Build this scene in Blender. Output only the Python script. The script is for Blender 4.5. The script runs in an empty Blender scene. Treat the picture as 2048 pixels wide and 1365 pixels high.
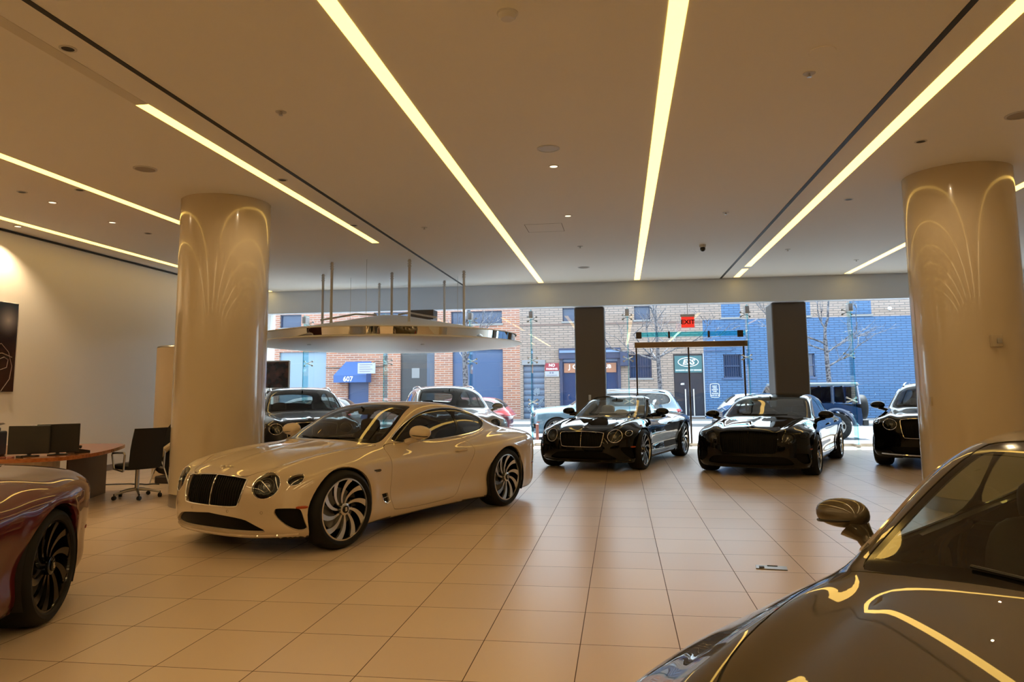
import bpy, bmesh, math, random
import numpy as np
from mathutils import Vector, Matrix, Quaternion

SC = bpy.context.scene
COL = SC.collection
PI = math.pi

# ------------------------------------------------------------------ camera
cam_data = bpy.data.cameras.new('camera')
cam = bpy.data.objects.new('camera', cam_data)
COL.objects.link(cam)
cam_data.sensor_width = 36.0
cam_data.lens = 1470.5 / 2048 * 36.0
cam_data.shift_y = -74.93 / 2048
cam_data.clip_start = 0.05
cam_data.clip_end = 300
CAM_H = 1.46
_yaw, _pitch, _roll = (math.radians(a) for a in (-8.2926, 6.6303, -0.526))
_fwd = Vector((math.sin(_yaw) * math.cos(_pitch), math.cos(_yaw) * math.cos(_pitch), math.sin(_pitch)))
_right = Vector((math.cos(_yaw), -math.sin(_yaw), 0))
_up = _right.cross(_fwd)
_r2 = math.cos(_roll) * _right + math.sin(_roll) * _up
_u2 = -math.sin(_roll) * _right + math.cos(_roll) * _up
_m = Matrix((_r2, _u2, -_fwd)).transposed().to_4x4()
_m.translation = Vector((0, 0, CAM_H))
cam.matrix_world = _m
SC.camera = cam

# ------------------------------------------------------------------ view, world, daylight
SC.view_settings.view_transform = 'Standard'
SC.view_settings.look = 'None'
SC.view_settings.gamma = 1
SC.view_settings.use_curve_mapping = False
SC.view_settings.exposure = 0.0
SC.cycles.use_denoising = True
SC.cycles.max_bounces = 10
SC.cycles.diffuse_bounces = 5
SC.cycles.glossy_bounces = 5
SC.cycles.transmission_bounces = 6
SC.cycles.transparent_max_bounces = 24
SC.cycles.sample_clamp_indirect = 6
SC.cycles.caustics_reflective = False
SC.cycles.caustics_refractive = False

world = bpy.data.worlds.new('world')
SC.world = world
world.use_nodes = True
_wb = world.node_tree.nodes['Background']
_wb.inputs['Color'].default_value = (0.78, 0.88, 1.0, 1)
_wb.inputs['Strength'].default_value = 6.2

sun_data = bpy.data.lights.new('sun', 'SUN'); sun_data.energy = 27.0; sun_data.angle = math.radians(2); sun_data.color = (.93, .96, 1.0)
sun = bpy.data.objects.new('sun', sun_data); COL.objects.link(sun); sun.location = (0, 60, 60)
sun.rotation_euler = Vector((.08, .35, .93)).to_track_quat('Z', 'Y').to_euler()

STRIP_COLOUR = (1.0, 0.60, 0.125)
STRIP_POWER = 4.3

# ------------------------------------------------------------------ materials
MATS = {}
def mat(name, col=(0.5, 0.5, 0.5), rough=0.5, metal=0.0, coat=0.0, spec=0.5, cior=None, emit=None, es=1.0, ior=None):
    if name in MATS: return MATS[name]
    m = bpy.data.materials.new(name); m.use_nodes = True
    b = m.node_tree.nodes['Principled BSDF']
    b.inputs['Base Color'].default_value = (*col, 1)
    b.inputs['Roughness'].default_value = rough
    b.inputs['Metallic'].default_value = metal
    b.inputs['Coat Weight'].default_value = coat
    b.inputs['Coat Roughness'].default_value = 0.004
    b.inputs['Specular IOR Level'].default_value = spec
    if ior: b.inputs['IOR'].default_value = ior
    if cior: b.inputs['Coat IOR'].default_value = cior
    if emit:
        b.inputs['Emission Color'].default_value = (*emit, 1)
        b.inputs['Emission Strength'].default_value = es
    MATS[name] = m
    return m

def glassmat(name, tint=(0.8, 0.85, 0.85), ior=1.5, rough=0.0, refl=(1, 1, 1)):
    """thin glass: tinted transparency mixed with mirror reflection by the Fresnel law"""
    if name in MATS: return MATS[name]
    m = bpy.data.materials.new(name); m.use_nodes = True
    nt = m.node_tree; nt.nodes.clear()
    o = nt.nodes.new('ShaderNodeOutputMaterial'); mx = nt.nodes.new('ShaderNodeMixShader')
    tr = nt.nodes.new('ShaderNodeBsdfTransparent'); gl = nt.nodes.new('ShaderNodeBsdfAnisotropic')
    fr = nt.nodes.new('ShaderNodeFresnel'); ge = nt.nodes.new('ShaderNodeNewGeometry'); mr = nt.nodes.new('ShaderNodeMapRange')
    mr.inputs[3].default_value = ior; mr.inputs[4].default_value = 1 / ior   # the back of the sheet reflects like its front
    nt.links.new(ge.outputs['Backfacing'], mr.inputs[0]); nt.links.new(mr.outputs[0], fr.inputs['IOR'])
    gl.inputs['Roughness'].default_value = rough; gl.inputs['Color'].default_value = (*refl, 1)
    tr.inputs['Color'].default_value = (*tint, 1)
    nt.links.new(fr.outputs[0], mx.inputs[0]); nt.links.new(tr.outputs[0], mx.inputs[1])
    nt.links.new(gl.outputs[0], mx.inputs[2]); nt.links.new(mx.outputs[0], o.inputs[0])
    MATS[name] = m
    return m

def node(nt, typ, **kw):
    n = nt.nodes.new(typ)
    for k, v in kw.items():
        if k.startswith('_'): setattr(n, k[1:], v)
        else: n.inputs[k].default_value = v
    return n

# ------------------------------------------------------------------ object helpers
def tag(o, label=None, cat=None, group=None, kind=None):
    if label: o['label'] = label
    if cat: o['category'] = cat
    if group: o['group'] = group
    if kind: o['kind'] = kind
    return o

def empty(name, loc=(0, 0, 0), rz=0, label=None, cat=None, group=None, scale=(1, 1, 1), parent=None):
    o = bpy.data.objects.new(name, None); COL.objects.link(o)
    o.empty_display_size = 0.2
    o.location = loc; o.rotation_euler = (0, 0, rz); o.scale = scale
    if parent: o.parent = parent
    return tag(o, label, cat, group)

def link(name, me, material=None, parent=None, loc=(0, 0, 0), rot=(0, 0, 0)):
    o = bpy.data.objects.new(name, me); COL.objects.link(o)
    if material is not None and len(me.materials) == 0: me.materials.append(material)
    if parent: o.parent = parent
    o.location = loc; o.rotation_euler = rot
    return o

def copy_tree(o, parent=None):
    c = o.copy(); COL.objects.link(c)
    if parent is not None: c.parent = parent
    for ch in list(o.children): copy_tree(ch, c)
    return c

class MB:
    """collects simple solids into one mesh"""
    def __init__(s): s.v = []; s.f = []; s.sm = []
    def add(s, vs, fs, smooth=False):
        n = len(s.v); s.v += [tuple(v) for v in vs]
        s.f += [tuple(i + n for i in f) for f in fs]; s.sm += [smooth] * len(fs)
        return s
    def bm(s, b, smooth=False, M=None):
        b.verts.ensure_lookup_table()
        s.add([(M @ v.co if M else v.co) for v in b.verts], [[v.index for v in f.verts] for f in b.faces], smooth)
        b.free(); return s
    def box(s, x0, x1, y0, y1, z0, z1, bev=0, seg=2, M=None):
        b = bmesh.new(); bmesh.ops.create_cube(b, size=1)
        for v in b.verts:
            v.co = Vector(((x0 + x1) / 2 + v.co.x * (x1 - x0), (y0 + y1) / 2 + v.co.y * (y1 - y0), (z0 + z1) / 2 + v.co.z * (z1 - z0)))
        if bev:
            bmesh.ops.bevel(b, geom=list(b.edges), offset=bev, segments=seg, profile=0.5, affect='EDGES')
        b.verts.index_update(); return s.bm(b, False, M)
    def prism(s, poly, axis, a, b, smooth=False, M=None):
        """extrude a 2D polygon between a and b on an axis ('x','y','z')"""
        def P(u, v, w): return {'x': (w, u, v), 'y': (u, w, v), 'z': (u, v, w)}[axis]
        n = len(poly); vs = [P(u, v, a) for u, v in poly] + [P(u, v, b) for u, v in poly]
        if M: vs = [M @ Vector(q) for q in vs]
        fs = [list(range(n))[::-1], list(range(n, 2 * n))] + [[i, (i + 1) % n, n + (i + 1) % n, n + i] for i in range(n)]
        s.add(vs, fs, smooth); return s
    def tube(s, pts, r, closed=False, n=8, cap=True):
        pts = [Vector(p) for p in pts]; m = len(pts)
        rr = r if hasattr(r, '__len__') else [r] * m
        rings = []; prev = None
        for i in range(m):
            if closed: t = pts[(i + 1) % m] - pts[i - 1]
            else: t = pts[min(i + 1, m - 1)] - pts[max(i - 1, 0)]
            if t.length < 1e-9: t = Vector((0, 0, 1))
            t.normalize()
            if prev is None:
                a = Vector((0, 0, 1)) if abs(t.z) < 0.9 else Vector((1, 0, 0))
                u = t.cross(a).normalized()
            else:
                u = (prev - t * prev.dot(t)).normalized()
            prev = u; w = t.cross(u)
            rings.append([pts[i] + rr[i] * (math.cos(2 * PI * k / n) * u + math.sin(2 * PI * k / n) * w) for k in range(n)])
        vs = [v for R_ in rings for v in R_]; fs = []
        for i in range(m if closed else m - 1):
            j = (i + 1) % m
            for k in range(n): fs.append([i * n + k, i * n + (k + 1) % n, j * n + (k + 1) % n, j * n + k])
        if cap and not closed: fs += [list(range(n))[::-1], [(m - 1) * n + k for k in range(n)]]
        return s.add(vs, fs, True)
    def lathe(s, prof, n=32, axis='z', M=None, smooth=True, closed=False, cap=True):
        """prof: (radius, height)"""
        vs = []; m = len(prof)
        for r, h in prof:
            for k in range(n):
                c, d = r * math.cos(2 * PI * k / n), r * math.sin(2 * PI * k / n)
                q = {'z': (c, d, h), 'y': (c, h, d), 'x': (h, c, d)}[axis]
                vs.append(M @ Vector(q) if M else q)
        fs = []
        for i in range(m if closed else m - 1):
            j = (i + 1) % m
            for k in range(n):
                q = [i * n + k, i * n + (k + 1) % n, j * n + (k + 1) % n, j * n + k]
                fs.append(q if axis != 'y' else q[::-1])
        if cap and not closed:
            if prof[0][0] > 1e-4: fs.append(list(range(n))[::-1] if axis != 'y' else list(range(n)))
            if prof[-1][0] > 1e-4: fs.append([(m - 1) * n + k for k in range(n)][::(1 if axis != 'y' else -1)])
        return s.add(vs, fs, smooth)
    def mesh(s, name='mesh', sharp=35):
        me = bpy.data.meshes.new(name); me.from_pydata(s.v, [], s.f)
        me.polygons.foreach_set('use_smooth', s.sm)
        if any(s.sm): me.set_sharp_from_angle(angle=math.radians(sharp))
        me.update(); return me
    def build(s, name, material=None, parent=None, loc=(0, 0, 0), rot=(0, 0, 0)):
        return link(name, s.mesh(name), material, parent, loc, rot)

def superell(cx, cy, cz, rx, ry, rz, e=0.6, n=20, m=12):
    """rounded block as vertices and faces"""
    vs = []; fs = []
    def p(t, k): return math.copysign(abs(t) ** k, t)
    for i in range(m + 1):
        a = -PI / 2 + PI * i / m
        for k in range(n):
            b = 2 * PI * k / n
            vs.append((cx + rx * p(math.cos(a), e) * p(math.cos(b), e), cy + ry * p(math.cos(a), e) * p(math.sin(b), e), cz + rz * p(math.sin(a), e)))
    for i in range(m):
        for k in range(n): fs.append([i * n + k, i * n + (k + 1) % n, (i + 1) * n + (k + 1) % n, (i + 1) * n + k])
    return vs, fs

_fonts = {}
def text_mesh(s, size=1.0, depth=0.0, align='CENTER', sx=1.0, bold=0.0, shear=0.0):
    cu = bpy.data.curves.new('lettering', 'FONT'); cu.body = s; cu.size = size; cu.extrude = depth
    cu.align_x = align; cu.align_y = 'CENTER'; cu.offset = bold; cu.shear = shear; cu.resolution_u = 3
    o = bpy.data.objects.new('lettering', cu); COL.objects.link(o)
    dg = bpy.context.evaluated_depsgraph_get(); me = bpy.data.meshes.new_from_object(o.evaluated_get(dg))
    bpy.data.objects.remove(o); bpy.data.curves.remove(cu)
    if sx != 1.0:
        for v in me.vertices: v.co.x *= sx
    return me

def text_on(name, s, size, loc, material, parent=None, rot=(PI / 2, 0, 0), sx=1.0, bold=0.0, align='CENTER', depth=0.002, shear=0.0):
    me = text_mesh(s, size, depth, align, sx, bold, shear)
    me.materials.clear(); me.materials.append(material)
    return link(name, me, None, parent, loc, rot)
# ================================================================== showroom shell
CEIL = 4.05; XL, XR_, YB_, YF = -9.6, 9.4, -7.0, 19.2
WHITE = mat('white wall paint', (.78, .77, .74), .6)
CEILM = mat('white ceiling paint', (.76, .76, .75), .7)
SLOT = mat('black slot diffuser', (.006, .006, .006), .6)
STEEL = mat('brushed steel', (.45, .44, .42), .32, 1)
DKBRONZE = mat('dark bronze metal', (.06, .045, .035), .3, .8)
SATIN = mat('satin white metal', (.6, .6, .6), .4)

def floor_material():
    m = mat('beige floor tile', (.5, .4, .3), .2); nt = m.node_tree; b = nt.nodes['Principled BSDF']
    tc = nt.nodes.new('ShaderNodeTexCoord'); sp = nt.nodes.new('ShaderNodeSeparateXYZ'); nt.links.new(tc.outputs['Object'], sp.inputs[0])
    def M(op, a, b_=None, c=None):
        n = nt.nodes.new('ShaderNodeMath'); n.operation = op
        for i, v in enumerate((a, b_, c)):
            if v is None: continue
            if isinstance(v, (int, float)): n.inputs[i].default_value = v
            else: nt.links.new(v, n.inputs[i])
        return n.outputs[0]
    cells = []; dist = []
    for ax, ph, st in (('X', .2935, .5605), ('Y', 4.425, .6105)):
        u = M('DIVIDE', M('SUBTRACT', sp.outputs[ax], ph), st); cells.append(M('FLOOR', u))
        f = M('FRACT', u); dist.append(M('MULTIPLY', M('MINIMUM', f, M('SUBTRACT', 1, f)), st))
    d = M('MINIMUM', dist[0], dist[1])
    line = M('LESS_THAN', d, .0028)
    cb = nt.nodes.new('ShaderNodeCombineXYZ'); nt.links.new(cells[0], cb.inputs[0]); nt.links.new(cells[1], cb.inputs[1])
    wn = nt.nodes.new('ShaderNodeTexWhiteNoise'); nt.links.new(cb.outputs[0], wn.inputs['Vector'])
    no = node(nt, 'ShaderNodeTexNoise', Scale=.8, Detail=2); nt.links.new(tc.outputs['Object'], no.inputs['Vector'])
    cr = nt.nodes.new('ShaderNodeMix'); cr.data_type = 'RGBA'; cr.inputs[6].default_value = (.64, .50, .38, 1); cr.inputs[7].default_value = (.72, .58, .44, 1)
    nt.links.new(M('ADD', M('MULTIPLY', wn.outputs[0], .6), M('MULTIPLY', no.outputs[0], .4)), cr.inputs[0])
    mx = nt.nodes.new('ShaderNodeMix'); mx.data_type = 'RGBA'; nt.links.new(line, mx.inputs[0]); nt.links.new(cr.outputs[2], mx.inputs[6]); mx.inputs[7].default_value = (.10, .055, .03, 1)
    nt.links.new(mx.outputs[2], b.inputs['Base Color'])
    nt.links.new(M('ADD', M('ADD', .27, M('MULTIPLY', no.outputs[0], .03)), M('MULTIPLY', line, .5)), b.inputs['Roughness'])
    bp = node(nt, 'ShaderNodeBump', Strength=.25, Distance=.002); nt.links.new(M('SUBTRACT', 1, line), bp.inputs['Height']); nt.links.new(bp.outputs[0], b.inputs['Normal'])
    return m

def struct(name, mb, m): return tag(mb.build(name, m), kind='structure')
struct('floor', MB().box(XL, XR_, YB_, YF + .25, -.12, 0), floor_material())
struct('ceiling', MB().box(XL, XR_, YB_, 18.02, CEIL, CEIL + .15), CEILM)
struct('wall_left', MB().box(XL - .2, XL, YB_, YF + .3, 0, CEIL + .15), WHITE)
struct('wall_right', MB().box(XR_, XR_ + .2, YB_, YF + .3, 0, CEIL + .15), WHITE)
struct('wall_back', MB().box(XL, XR_, YB_ - .2, YB_, 0, CEIL + .15), WHITE)
struct('wall_front', MB().box(XL, XR_, 18.02, 18.25, 3.47, CEIL + .15), mat('daylight tinted white paint', (.62, .72, .86), .5))  # cool daylight spill on the beam is mixed into its base colour
struct('trim_4', MB().box(XL, XR_, 18.25, YF + .3, 3.73, CEIL + .15), WHITE)
struct('baseboard_left', MB().box(XL, XL + .015, YB_, YF - .05, 0, .11, .003, 1), mat('taupe baseboard', (.25, .22, .2), .5))
struct('trim_1', MB().box(XL + .001, XL + .03, YB_, 18.0, CEIL - .035, CEIL - .005), SLOT)
struct('trim_2', MB().box(XL, XR_, YF - .06, YF + .10, 0, .075, .01, 2), STEEL)

# ------------------------------------------------------------------ linear ceiling lights
def strip_material(name='glowing strip diffuser', power=STRIP_POWER, colour=STRIP_COLOUR):
    m = bpy.data.materials.new(name); m.use_nodes = True
    b = m.node_tree.nodes['Principled BSDF']; b.inputs['Base Color'].default_value = (.8, .8, .8, 1)
    b.inputs['Emission Color'].default_value = (*colour, 1); b.inputs['Emission Strength'].default_value = power
    return m
STRIP = strip_material()
STRIP_REAR = strip_material('brighter strip diffuser', 13.0, (1.0, .68, .30))
UNLIT = mat('unlit strip diffuser', (.60, .58, .52), .45)
def strip_light(x, w, segs, label, dark=()):
    r = empty('ceiling_light', (x, segs[0][0], CEIL), 0, label, 'ceiling light', 'glowing light lines in the ceiling')
    for i, (a, b) in enumerate(segs):
        for p, q, m_ in ((a, min(b, 3.4), STRIP_REAR), (max(a, 3.4), b, STRIP)):
            if q > p: MB().box(-w / 2, w / 2, p - segs[0][0], q - segs[0][0], -.004, .0).build('diffuser', m_, r)
    for a, b in dark:
        MB().box(-w / 2, w / 2, a - segs[0][0], b - segs[0][0], -.003, .0).build('unlit_diffuser', UNLIT, r)
    return r
strip_light(-9.02, .14, [(-6.5, 18.2 - .25)], 'glowing light line in the ceiling closest to the left wall')
strip_light(-6.65, .13, [(-6.5, 12.3)], 'glowing light line in the ceiling passing behind the left round column')
strip_light(-4.22, .12, [(5.85, 12.3), (-6.5, 3.9)], 'shorter glowing light line in the ceiling just right of the left round column', [(3.9, 5.85)])
strip_light(-1.87, .125, [(-6.5, 17.8)], 'long glowing light line in the ceiling running to the suspended canopy side of the room')
strip_light(.455, .13, [(-6.5, 17.8)], 'nearly upright glowing light line in the ceiling pointing at the glass entrance')
strip_light(2.79, .13, [(-6.5, 16.28), (16.62, 17.85)], 'glowing light line in the ceiling with a small break near its far end')
strip_light(5.27, .13, [(-6.5, 17.8)], 'glowing light line in the ceiling half hidden by the right round column')
for x, l in ((-3.83, 'thin black slot diffuser in the ceiling left of the middle'), (2.44, 'thin black slot diffuser in the ceiling right of the middle')):
    tag(MB().box(x - .026, x + .026, -6.5, 18.0, CEIL - .004, CEIL).build('slot_diffuser', SLOT), l, 'air diffuser', 'black ceiling slots')

# ------------------------------------------------------------------ small ceiling fittings
DARK = mat('dark plastic', (.006, .006, .006), .5)
GREYW = mat('grey white plastic', (.5, .5, .5), .5)
GRILLE = mat('grey speaker grille', (.30, .27, .24), .7)
LAMPON = mat('lit lamp glass', (.8, .7, .5), .4, emit=(1, .78, .5), es=2.2)
def ring(r0, r1, h=.008):
    return MB().lathe([(r0, -.001), (r0, -h), (r1, -h * .6), (r1, .001)], 36, 'z', closed=True)
def speaker(x, y, r, label, m=None):
    o = empty('ceiling_speaker', (x, y, CEIL), 0, label, 'speaker')
    ring(r * .84, r).build('bezel', GREYW, o); MB().lathe([(0, -.006), (r * .84, -.004), (r * .84, .001), (0, .001)], 32).build('speaker_grille', m or GRILLE, o)
speaker(-.71, 7.71, .125, 'white round ceiling speaker with a bright rim, between the two middle light lines', GREYW)
speaker(-5.42, 7.63, .13, 'dull grey round ceiling speaker in front of the left round column')
speaker(3.89, 7.5, .13, 'dull grey round ceiling speaker above the right round column at the frame edge')
speaker(-.72, 15.7, .13, 'flat grey round ceiling speaker far back near the front windows')
def downlight(x, y, label, on=True, e=0, aim=(0, 0), size=120, grp='small round downlights'):
    o = empty('downlight', (x, y, CEIL), 0, label, 'downlight', grp)
    ring(.045, .062, .006).build('bezel', GREYW, o)
    MB().lathe([(0, -.003), (.045, -.003), (.045, .001), (0, .001)], 24).build('lamp_glass', LAMPON if on else SLOT, o)
    if e:
        l = bpy.data.lights.new('downlight_lamp', 'SPOT'); l.energy = e; l.color = (1.0, .72, .42); l.spot_size = math.radians(size); l.spot_blend = .6; l.shadow_soft_size = .012
        lo = bpy.data.objects.new('downlight_lamp', l); COL.objects.link(lo); lo.parent = o; lo.location = (0, 0, -.03)
        lo.rotation_euler = (math.radians(aim[1]), math.radians(aim[0]), 0)
    return o
DE = 14
downlight(-.71, 8.36, 'lit downlight just behind the white round speaker', True, 0)
downlight(-.72, 10.88, 'lit downlight between the white speaker and the front windows', True, 0)
downlight(-7.61, 8.8, 'lit downlight above the desk, nearest of the three by the left wall', True, DE)
downlight(-7.63, 10.03, 'lit downlight above the desk, beside the left round column', True, DE)
downlight(-9.23, 10.01, 'lit downlight tight against the left wall', True, 150)
downlight(-9.23, 7.4, 'unseen downlight added to brighten the left wall, beside the poster and above the frame edge', True, 150)  # extra lamp out of view, added to wash the left wall brighter
downlight(-7.6, 10.85, 'dim small downlight behind the lit ones near the left round column', False, 0)
downlight(-7.59, 8.26, 'dim small downlight before the lit ones near the left wall', False, 0)
downlight(-4.06, 8.33, 'downlight beside the shorter light line, lighting the left round column', False, 36, size=165)
downlight(-4.1, 10.91, 'dim downlight beside the far end of the shorter light line', False, 0)
downlight(-4.07, 4.76, 'dim downlight on the unlit part of the shorter light line', False, 0)
downlight(3.24, 8.16, 'downlight in front of the right round column, lighting it', False, 36, size=165)
downlight(3.22, 10.61, 'dim downlight left of the right round column', False, 0)
downlight(-6.8, 8.3, 'downlight left of the left round column, lighting it', False, 24, size=165)
def sprinkler(x, y, label):
    o = empty('sprinkler_head', (x, y, CEIL), 0, label, 'sprinkler', 'small sprinkler heads')
    MB().lathe([(0, -.004), (.05, -.004), (.052, .001), (0, .001)], 20).build('cover_plate', GREYW, o)
    MB().tube([(0, 0, 0), (0, 0, -.03)], .009, False, 8).lathe([(0, -.03), (.02, -.03), (.02, -.034), (0, -.034)], 12).build('nozzle', STEEL, o)
sprinkler(-3.07, 6.23, 'small sprinkler head left of the long light line, near the top of the view')
sprinkler(-3.05, 11.25, 'small sprinkler head over the suspended canopy side of the ceiling')
sprinkler(1.62, 6.16, 'small sprinkler head between the two right light lines, nearest')
sprinkler(1.62, 11.09, 'small sprinkler head between the two right light lines, farther')
sprinkler(3.21, 14.38, 'small sprinkler head right of the broken light line')
sprinkler(-.67, 13.32, 'small dark sprinkler head before the flat grey speaker')
sprinkler(4.89, 15.88, 'small sprinkler head near the half hidden light line')
o = empty('smoke_detector', (-.71, 4.78, CEIL), 0, 'white round smoke detector at the top of the view', 'smoke detector')
MB().lathe([(0, -.045), (.045, -.044), (.06, -.03), (.065, -.008), (.075, -.006), (.075, .001), (0, .001)], 32).build('housing', SATIN, o)
o = empty('smoke_detector', (1.62, 5.76, CEIL), 0, 'flat round ceiling plate beside the nearest right sprinkler', 'ceiling plate')
MB().lathe([(0, -.006), (.1, -.005), (.105, .001), (0, .001)], 32).build('cover_plate', CEILM, o)
o = empty('security_camera', (1.55, 13.61, CEIL), 0, 'small dark dome camera under the ceiling', 'camera')
MB().lathe([(0, .001), (.06, .001), (.06, -.05), (.045, -.05)], 24, cap=False).build('mount', SATIN, o)
vs, fs = superell(0, 0, -.075, .05, .05, .05, 1.0); MB().add(vs, fs, True).build('dome', mat('smoked dome', (.02, .02, .02), .1), o)
o = empty('access_panel', (-1.15, 11.65, CEIL), 0, 'square access panel outlined in the ceiling', 'access panel')
k = MB()
for a, b, c, d_ in ((-.3, .3, -.3, -.29), (-.3, .3, .29, .3), (-.3, -.29, -.3, .3), (.29, .3, -.3, .3)): k.box(a, b, c, d_, -.0015, .001)
k.build('panel_seam', mat('panel seam', (.2, .19, .18), .6), o)
MB().box(-.288, .288, -.288, .288, -.001, .001).build('panel', CEILM, o)

# ------------------------------------------------------------------ columns
COLM = mat('glossy cream column', (.50, .43, .32), .16, 0, .5)
def round_column(x, y, r, label):
    o = empty('column', (x, y, 0), 0, label, 'column')
    MB().lathe([(r, .165), (r, CEIL)], 96, 'z', cap=False).build('shaft', COLM, o)
    MB().lathe([(r - .006, 0), (r - .006, .16), (r - .02, .17)], 96, 'z', cap=False).build('base_ring', STEEL, o)
    return o
round_column(-5.35, 9.315, .586, 'cream round column behind the front of the cream coupe')
rc = round_column(4.19, 9.62, .60, 'cream round column at the right edge above the bronze car')
o = empty('fire_alarm', (4.19 + .02, 9.62 - .6, 1.95), 0, 'small fire alarm strobe on the right round column', 'fire alarm')
MB().box(-.06, .06, -.045, .01, -.07, .07, .008, 2).build('housing', mat('beige plastic', (.42, .36, .27), .5), o)
MB().box(-.005, .045, -.06, -.04, -.03, .03, .005, 2).build('strobe_lens', STEEL, o)
tag(MB().box(3.62, 3.66, 9.38, 9.47, 1.22, 1.32, .004, 1).build('wall_switch', mat('beige plastic'),), 'tiny switch plate on the window side of the right round column', 'switch')
DKCOL = mat('dark grey column cladding', (.085, .07, .062), .45)
for x0, x1, l in ((-1.10, -.35, 'dark square column in the window left of the glass entrance'), (3.62, 4.42, 'dark square column in the window right of the glass entrance')):
    o = empty('square_column', ((x0 + x1) / 2, 18.6, 0), 0, l, 'column', 'dark square columns in the window')
    h = (x1 - x0) / 2
    MB().box(-h, h, -.38, .38, 0, 3.47, .05, 4).build('cladding', DKCOL, o)
tag(MB().box(-.78, -.72, 18.20, 18.225, 1.16, 1.30, .004, 1).build('switch_plate', GREYW), 'small pale switch plate on the left dark square column', 'switch')
# ------------------------------------------------------------------ glass front
GLASSF = glassmat('shopfront glass', (.93, .97, .975), 1.5)
FING = glassmat('green edged fin glass', (.74, .93, .95), 1.5)
EDGE = glassmat('polished glass edge', (.50, .90, .95), 1.45)
FX = [XL, -8.45, -6.2, -3.87, -2.26, .21, 3.16, 5.6, 7.5, XR_]
n = 0
for i in range(len(FX) - 1):
    a, b = FX[i], FX[i + 1]; n += 1
    if a == .21:
        struct('window_%d' % n, MB().box(a + .005, b - .005, YF, YF + .014, 2.62, 3.72), GLASSF)
    else:
        w = tag(empty('window_%d' % n, (a, YF, 0)), kind='structure')
        MB().box(.005, b - a - .005, 0, .014, .07, 2.2).build('lower_pane', GLASSF, w)
        MB().box(.005, b - a - .005, 0, .014, 2.21, 3.72).build('upper_pane', GLASSF, w)
for i, x in enumerate(FX[1:-1]):
    nm = ['leftmost glass fin in the window, behind the dark grey car', 'glass fin in the window behind the suspended canopy', 'glass fin in the window behind the silver car', 'glass fin in the window left of the left dark square column',
          'glass fin on the left side of the glass entrance', 'glass fin on the right side of the glass entrance', 'glass fin in the window right of the right dark square column', 'glass fin hidden behind the right round column'][i]
    o = empty('glass_fin', (x, YF, 0), 0, nm, 'glass fin', 'upright glass fins bracing the window')
    MB().box(-.009, .009, -.34, -.03, .02, 3.5).build('fin_pane', FING, o)
    MB().box(-.0095, .0095, -.352, -.34, .02, 3.5).build('front_edge', EDGE, o)
    MB().box(-.05, .05, -.38, -.12, 3.27, 3.46, .006, 1).build('top_bracket', STEEL, o)
    MB().box(-.05, .05, -.36, -.05, 0, .07, .006, 1).build('floor_shoe', STEEL, o)
    for z in (2.2, 3.28, 1.12):
        k = MB()
        for dx in (-.11, .11):
            k.tube([(0, -.10, z), (dx, -.05, z + .05), (dx, -.01, z + .055)], .012, False, 6); k.tube([(0, -.10, z), (dx, -.05, z - .05), (dx, -.01, z - .055)], .012, False, 6)
            for dz in (.055, -.055): k.lathe([(0, -.03), (.026, -.03), (.026, -.004), (0, -.004)], 12, 'y', Matrix.Translation((dx, 0, z + dz)))
        k.build('spider_fitting', STEEL, o)
# entrance
d1 = tag(empty('door_1', (.42, YF, 0)), kind='structure')
MB().box(-.04, 2.76, -.09, .06, 2.475, 2.62, .006, 1).build('header', mat('bronze header metal', (.16, .11, .07), .22, .9), d1)
for x in (0, 1.31, 2.67): MB().box(x - .018, x + .022, -.03, .04, 0, 2.5, .004, 1).build('stile', DKBRONZE, d1)
for x0, x1 in ((.03, 1.285), (1.34, 2.64)):
    MB().box(x0, x1, 0, .012, .06, 2.49).build('door_pane', GLASSF, d1)
    MB().box(x0, x1, -.02, .03, 0, .07, .004, 1).build('bottom_rail', STEEL, d1)
tr = tag(empty('trim_3', (.42, YF, 0)), kind='structure')
MB().box(0, 2.70, -.22, -.208, 2.74, 2.86).build('transom_fin', FING, tr)
MB().box(0, 2.70, -.23, -.222, 2.74, 2.86).build('transom_edge', EDGE, tr)
for x in (.0, .80, 1.78, 2.5): MB().box(x, x + (.14 if x in (0, 2.5) else .05), -.26, -.2, 2.70, 2.87, .004, 1).build('clamp', DKBRONZE, tr)
# exit sign
ex = empty('exit_sign', (1.66, 18.3, 3.05), 0, 'red exit sign hanging on a thin rod above the glass entrance', 'exit sign')
REDG = mat('lit red sign face', (.5, .02, .01), .4, emit=(1, .045, .03), es=.75)
MB().box(-.17, .17, -.035, .035, .12, .18, .004, 1).build('housing', GREYW, ex)
MB().box(-.155, .155, -.012, .012, -.14, .12).build('sign_face', REDG, ex)
MB().tube([(0, 0, .18), (0, 0, CEIL - 3.05)], .008, False, 8).build('rod', SATIN, ex)
text_on('lettering', 'EXIT', .15, (0, -.014, -.01), mat('dark sign letters', (.06, .01, .01), .5), ex, bold=.003, sx=1.1)

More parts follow.
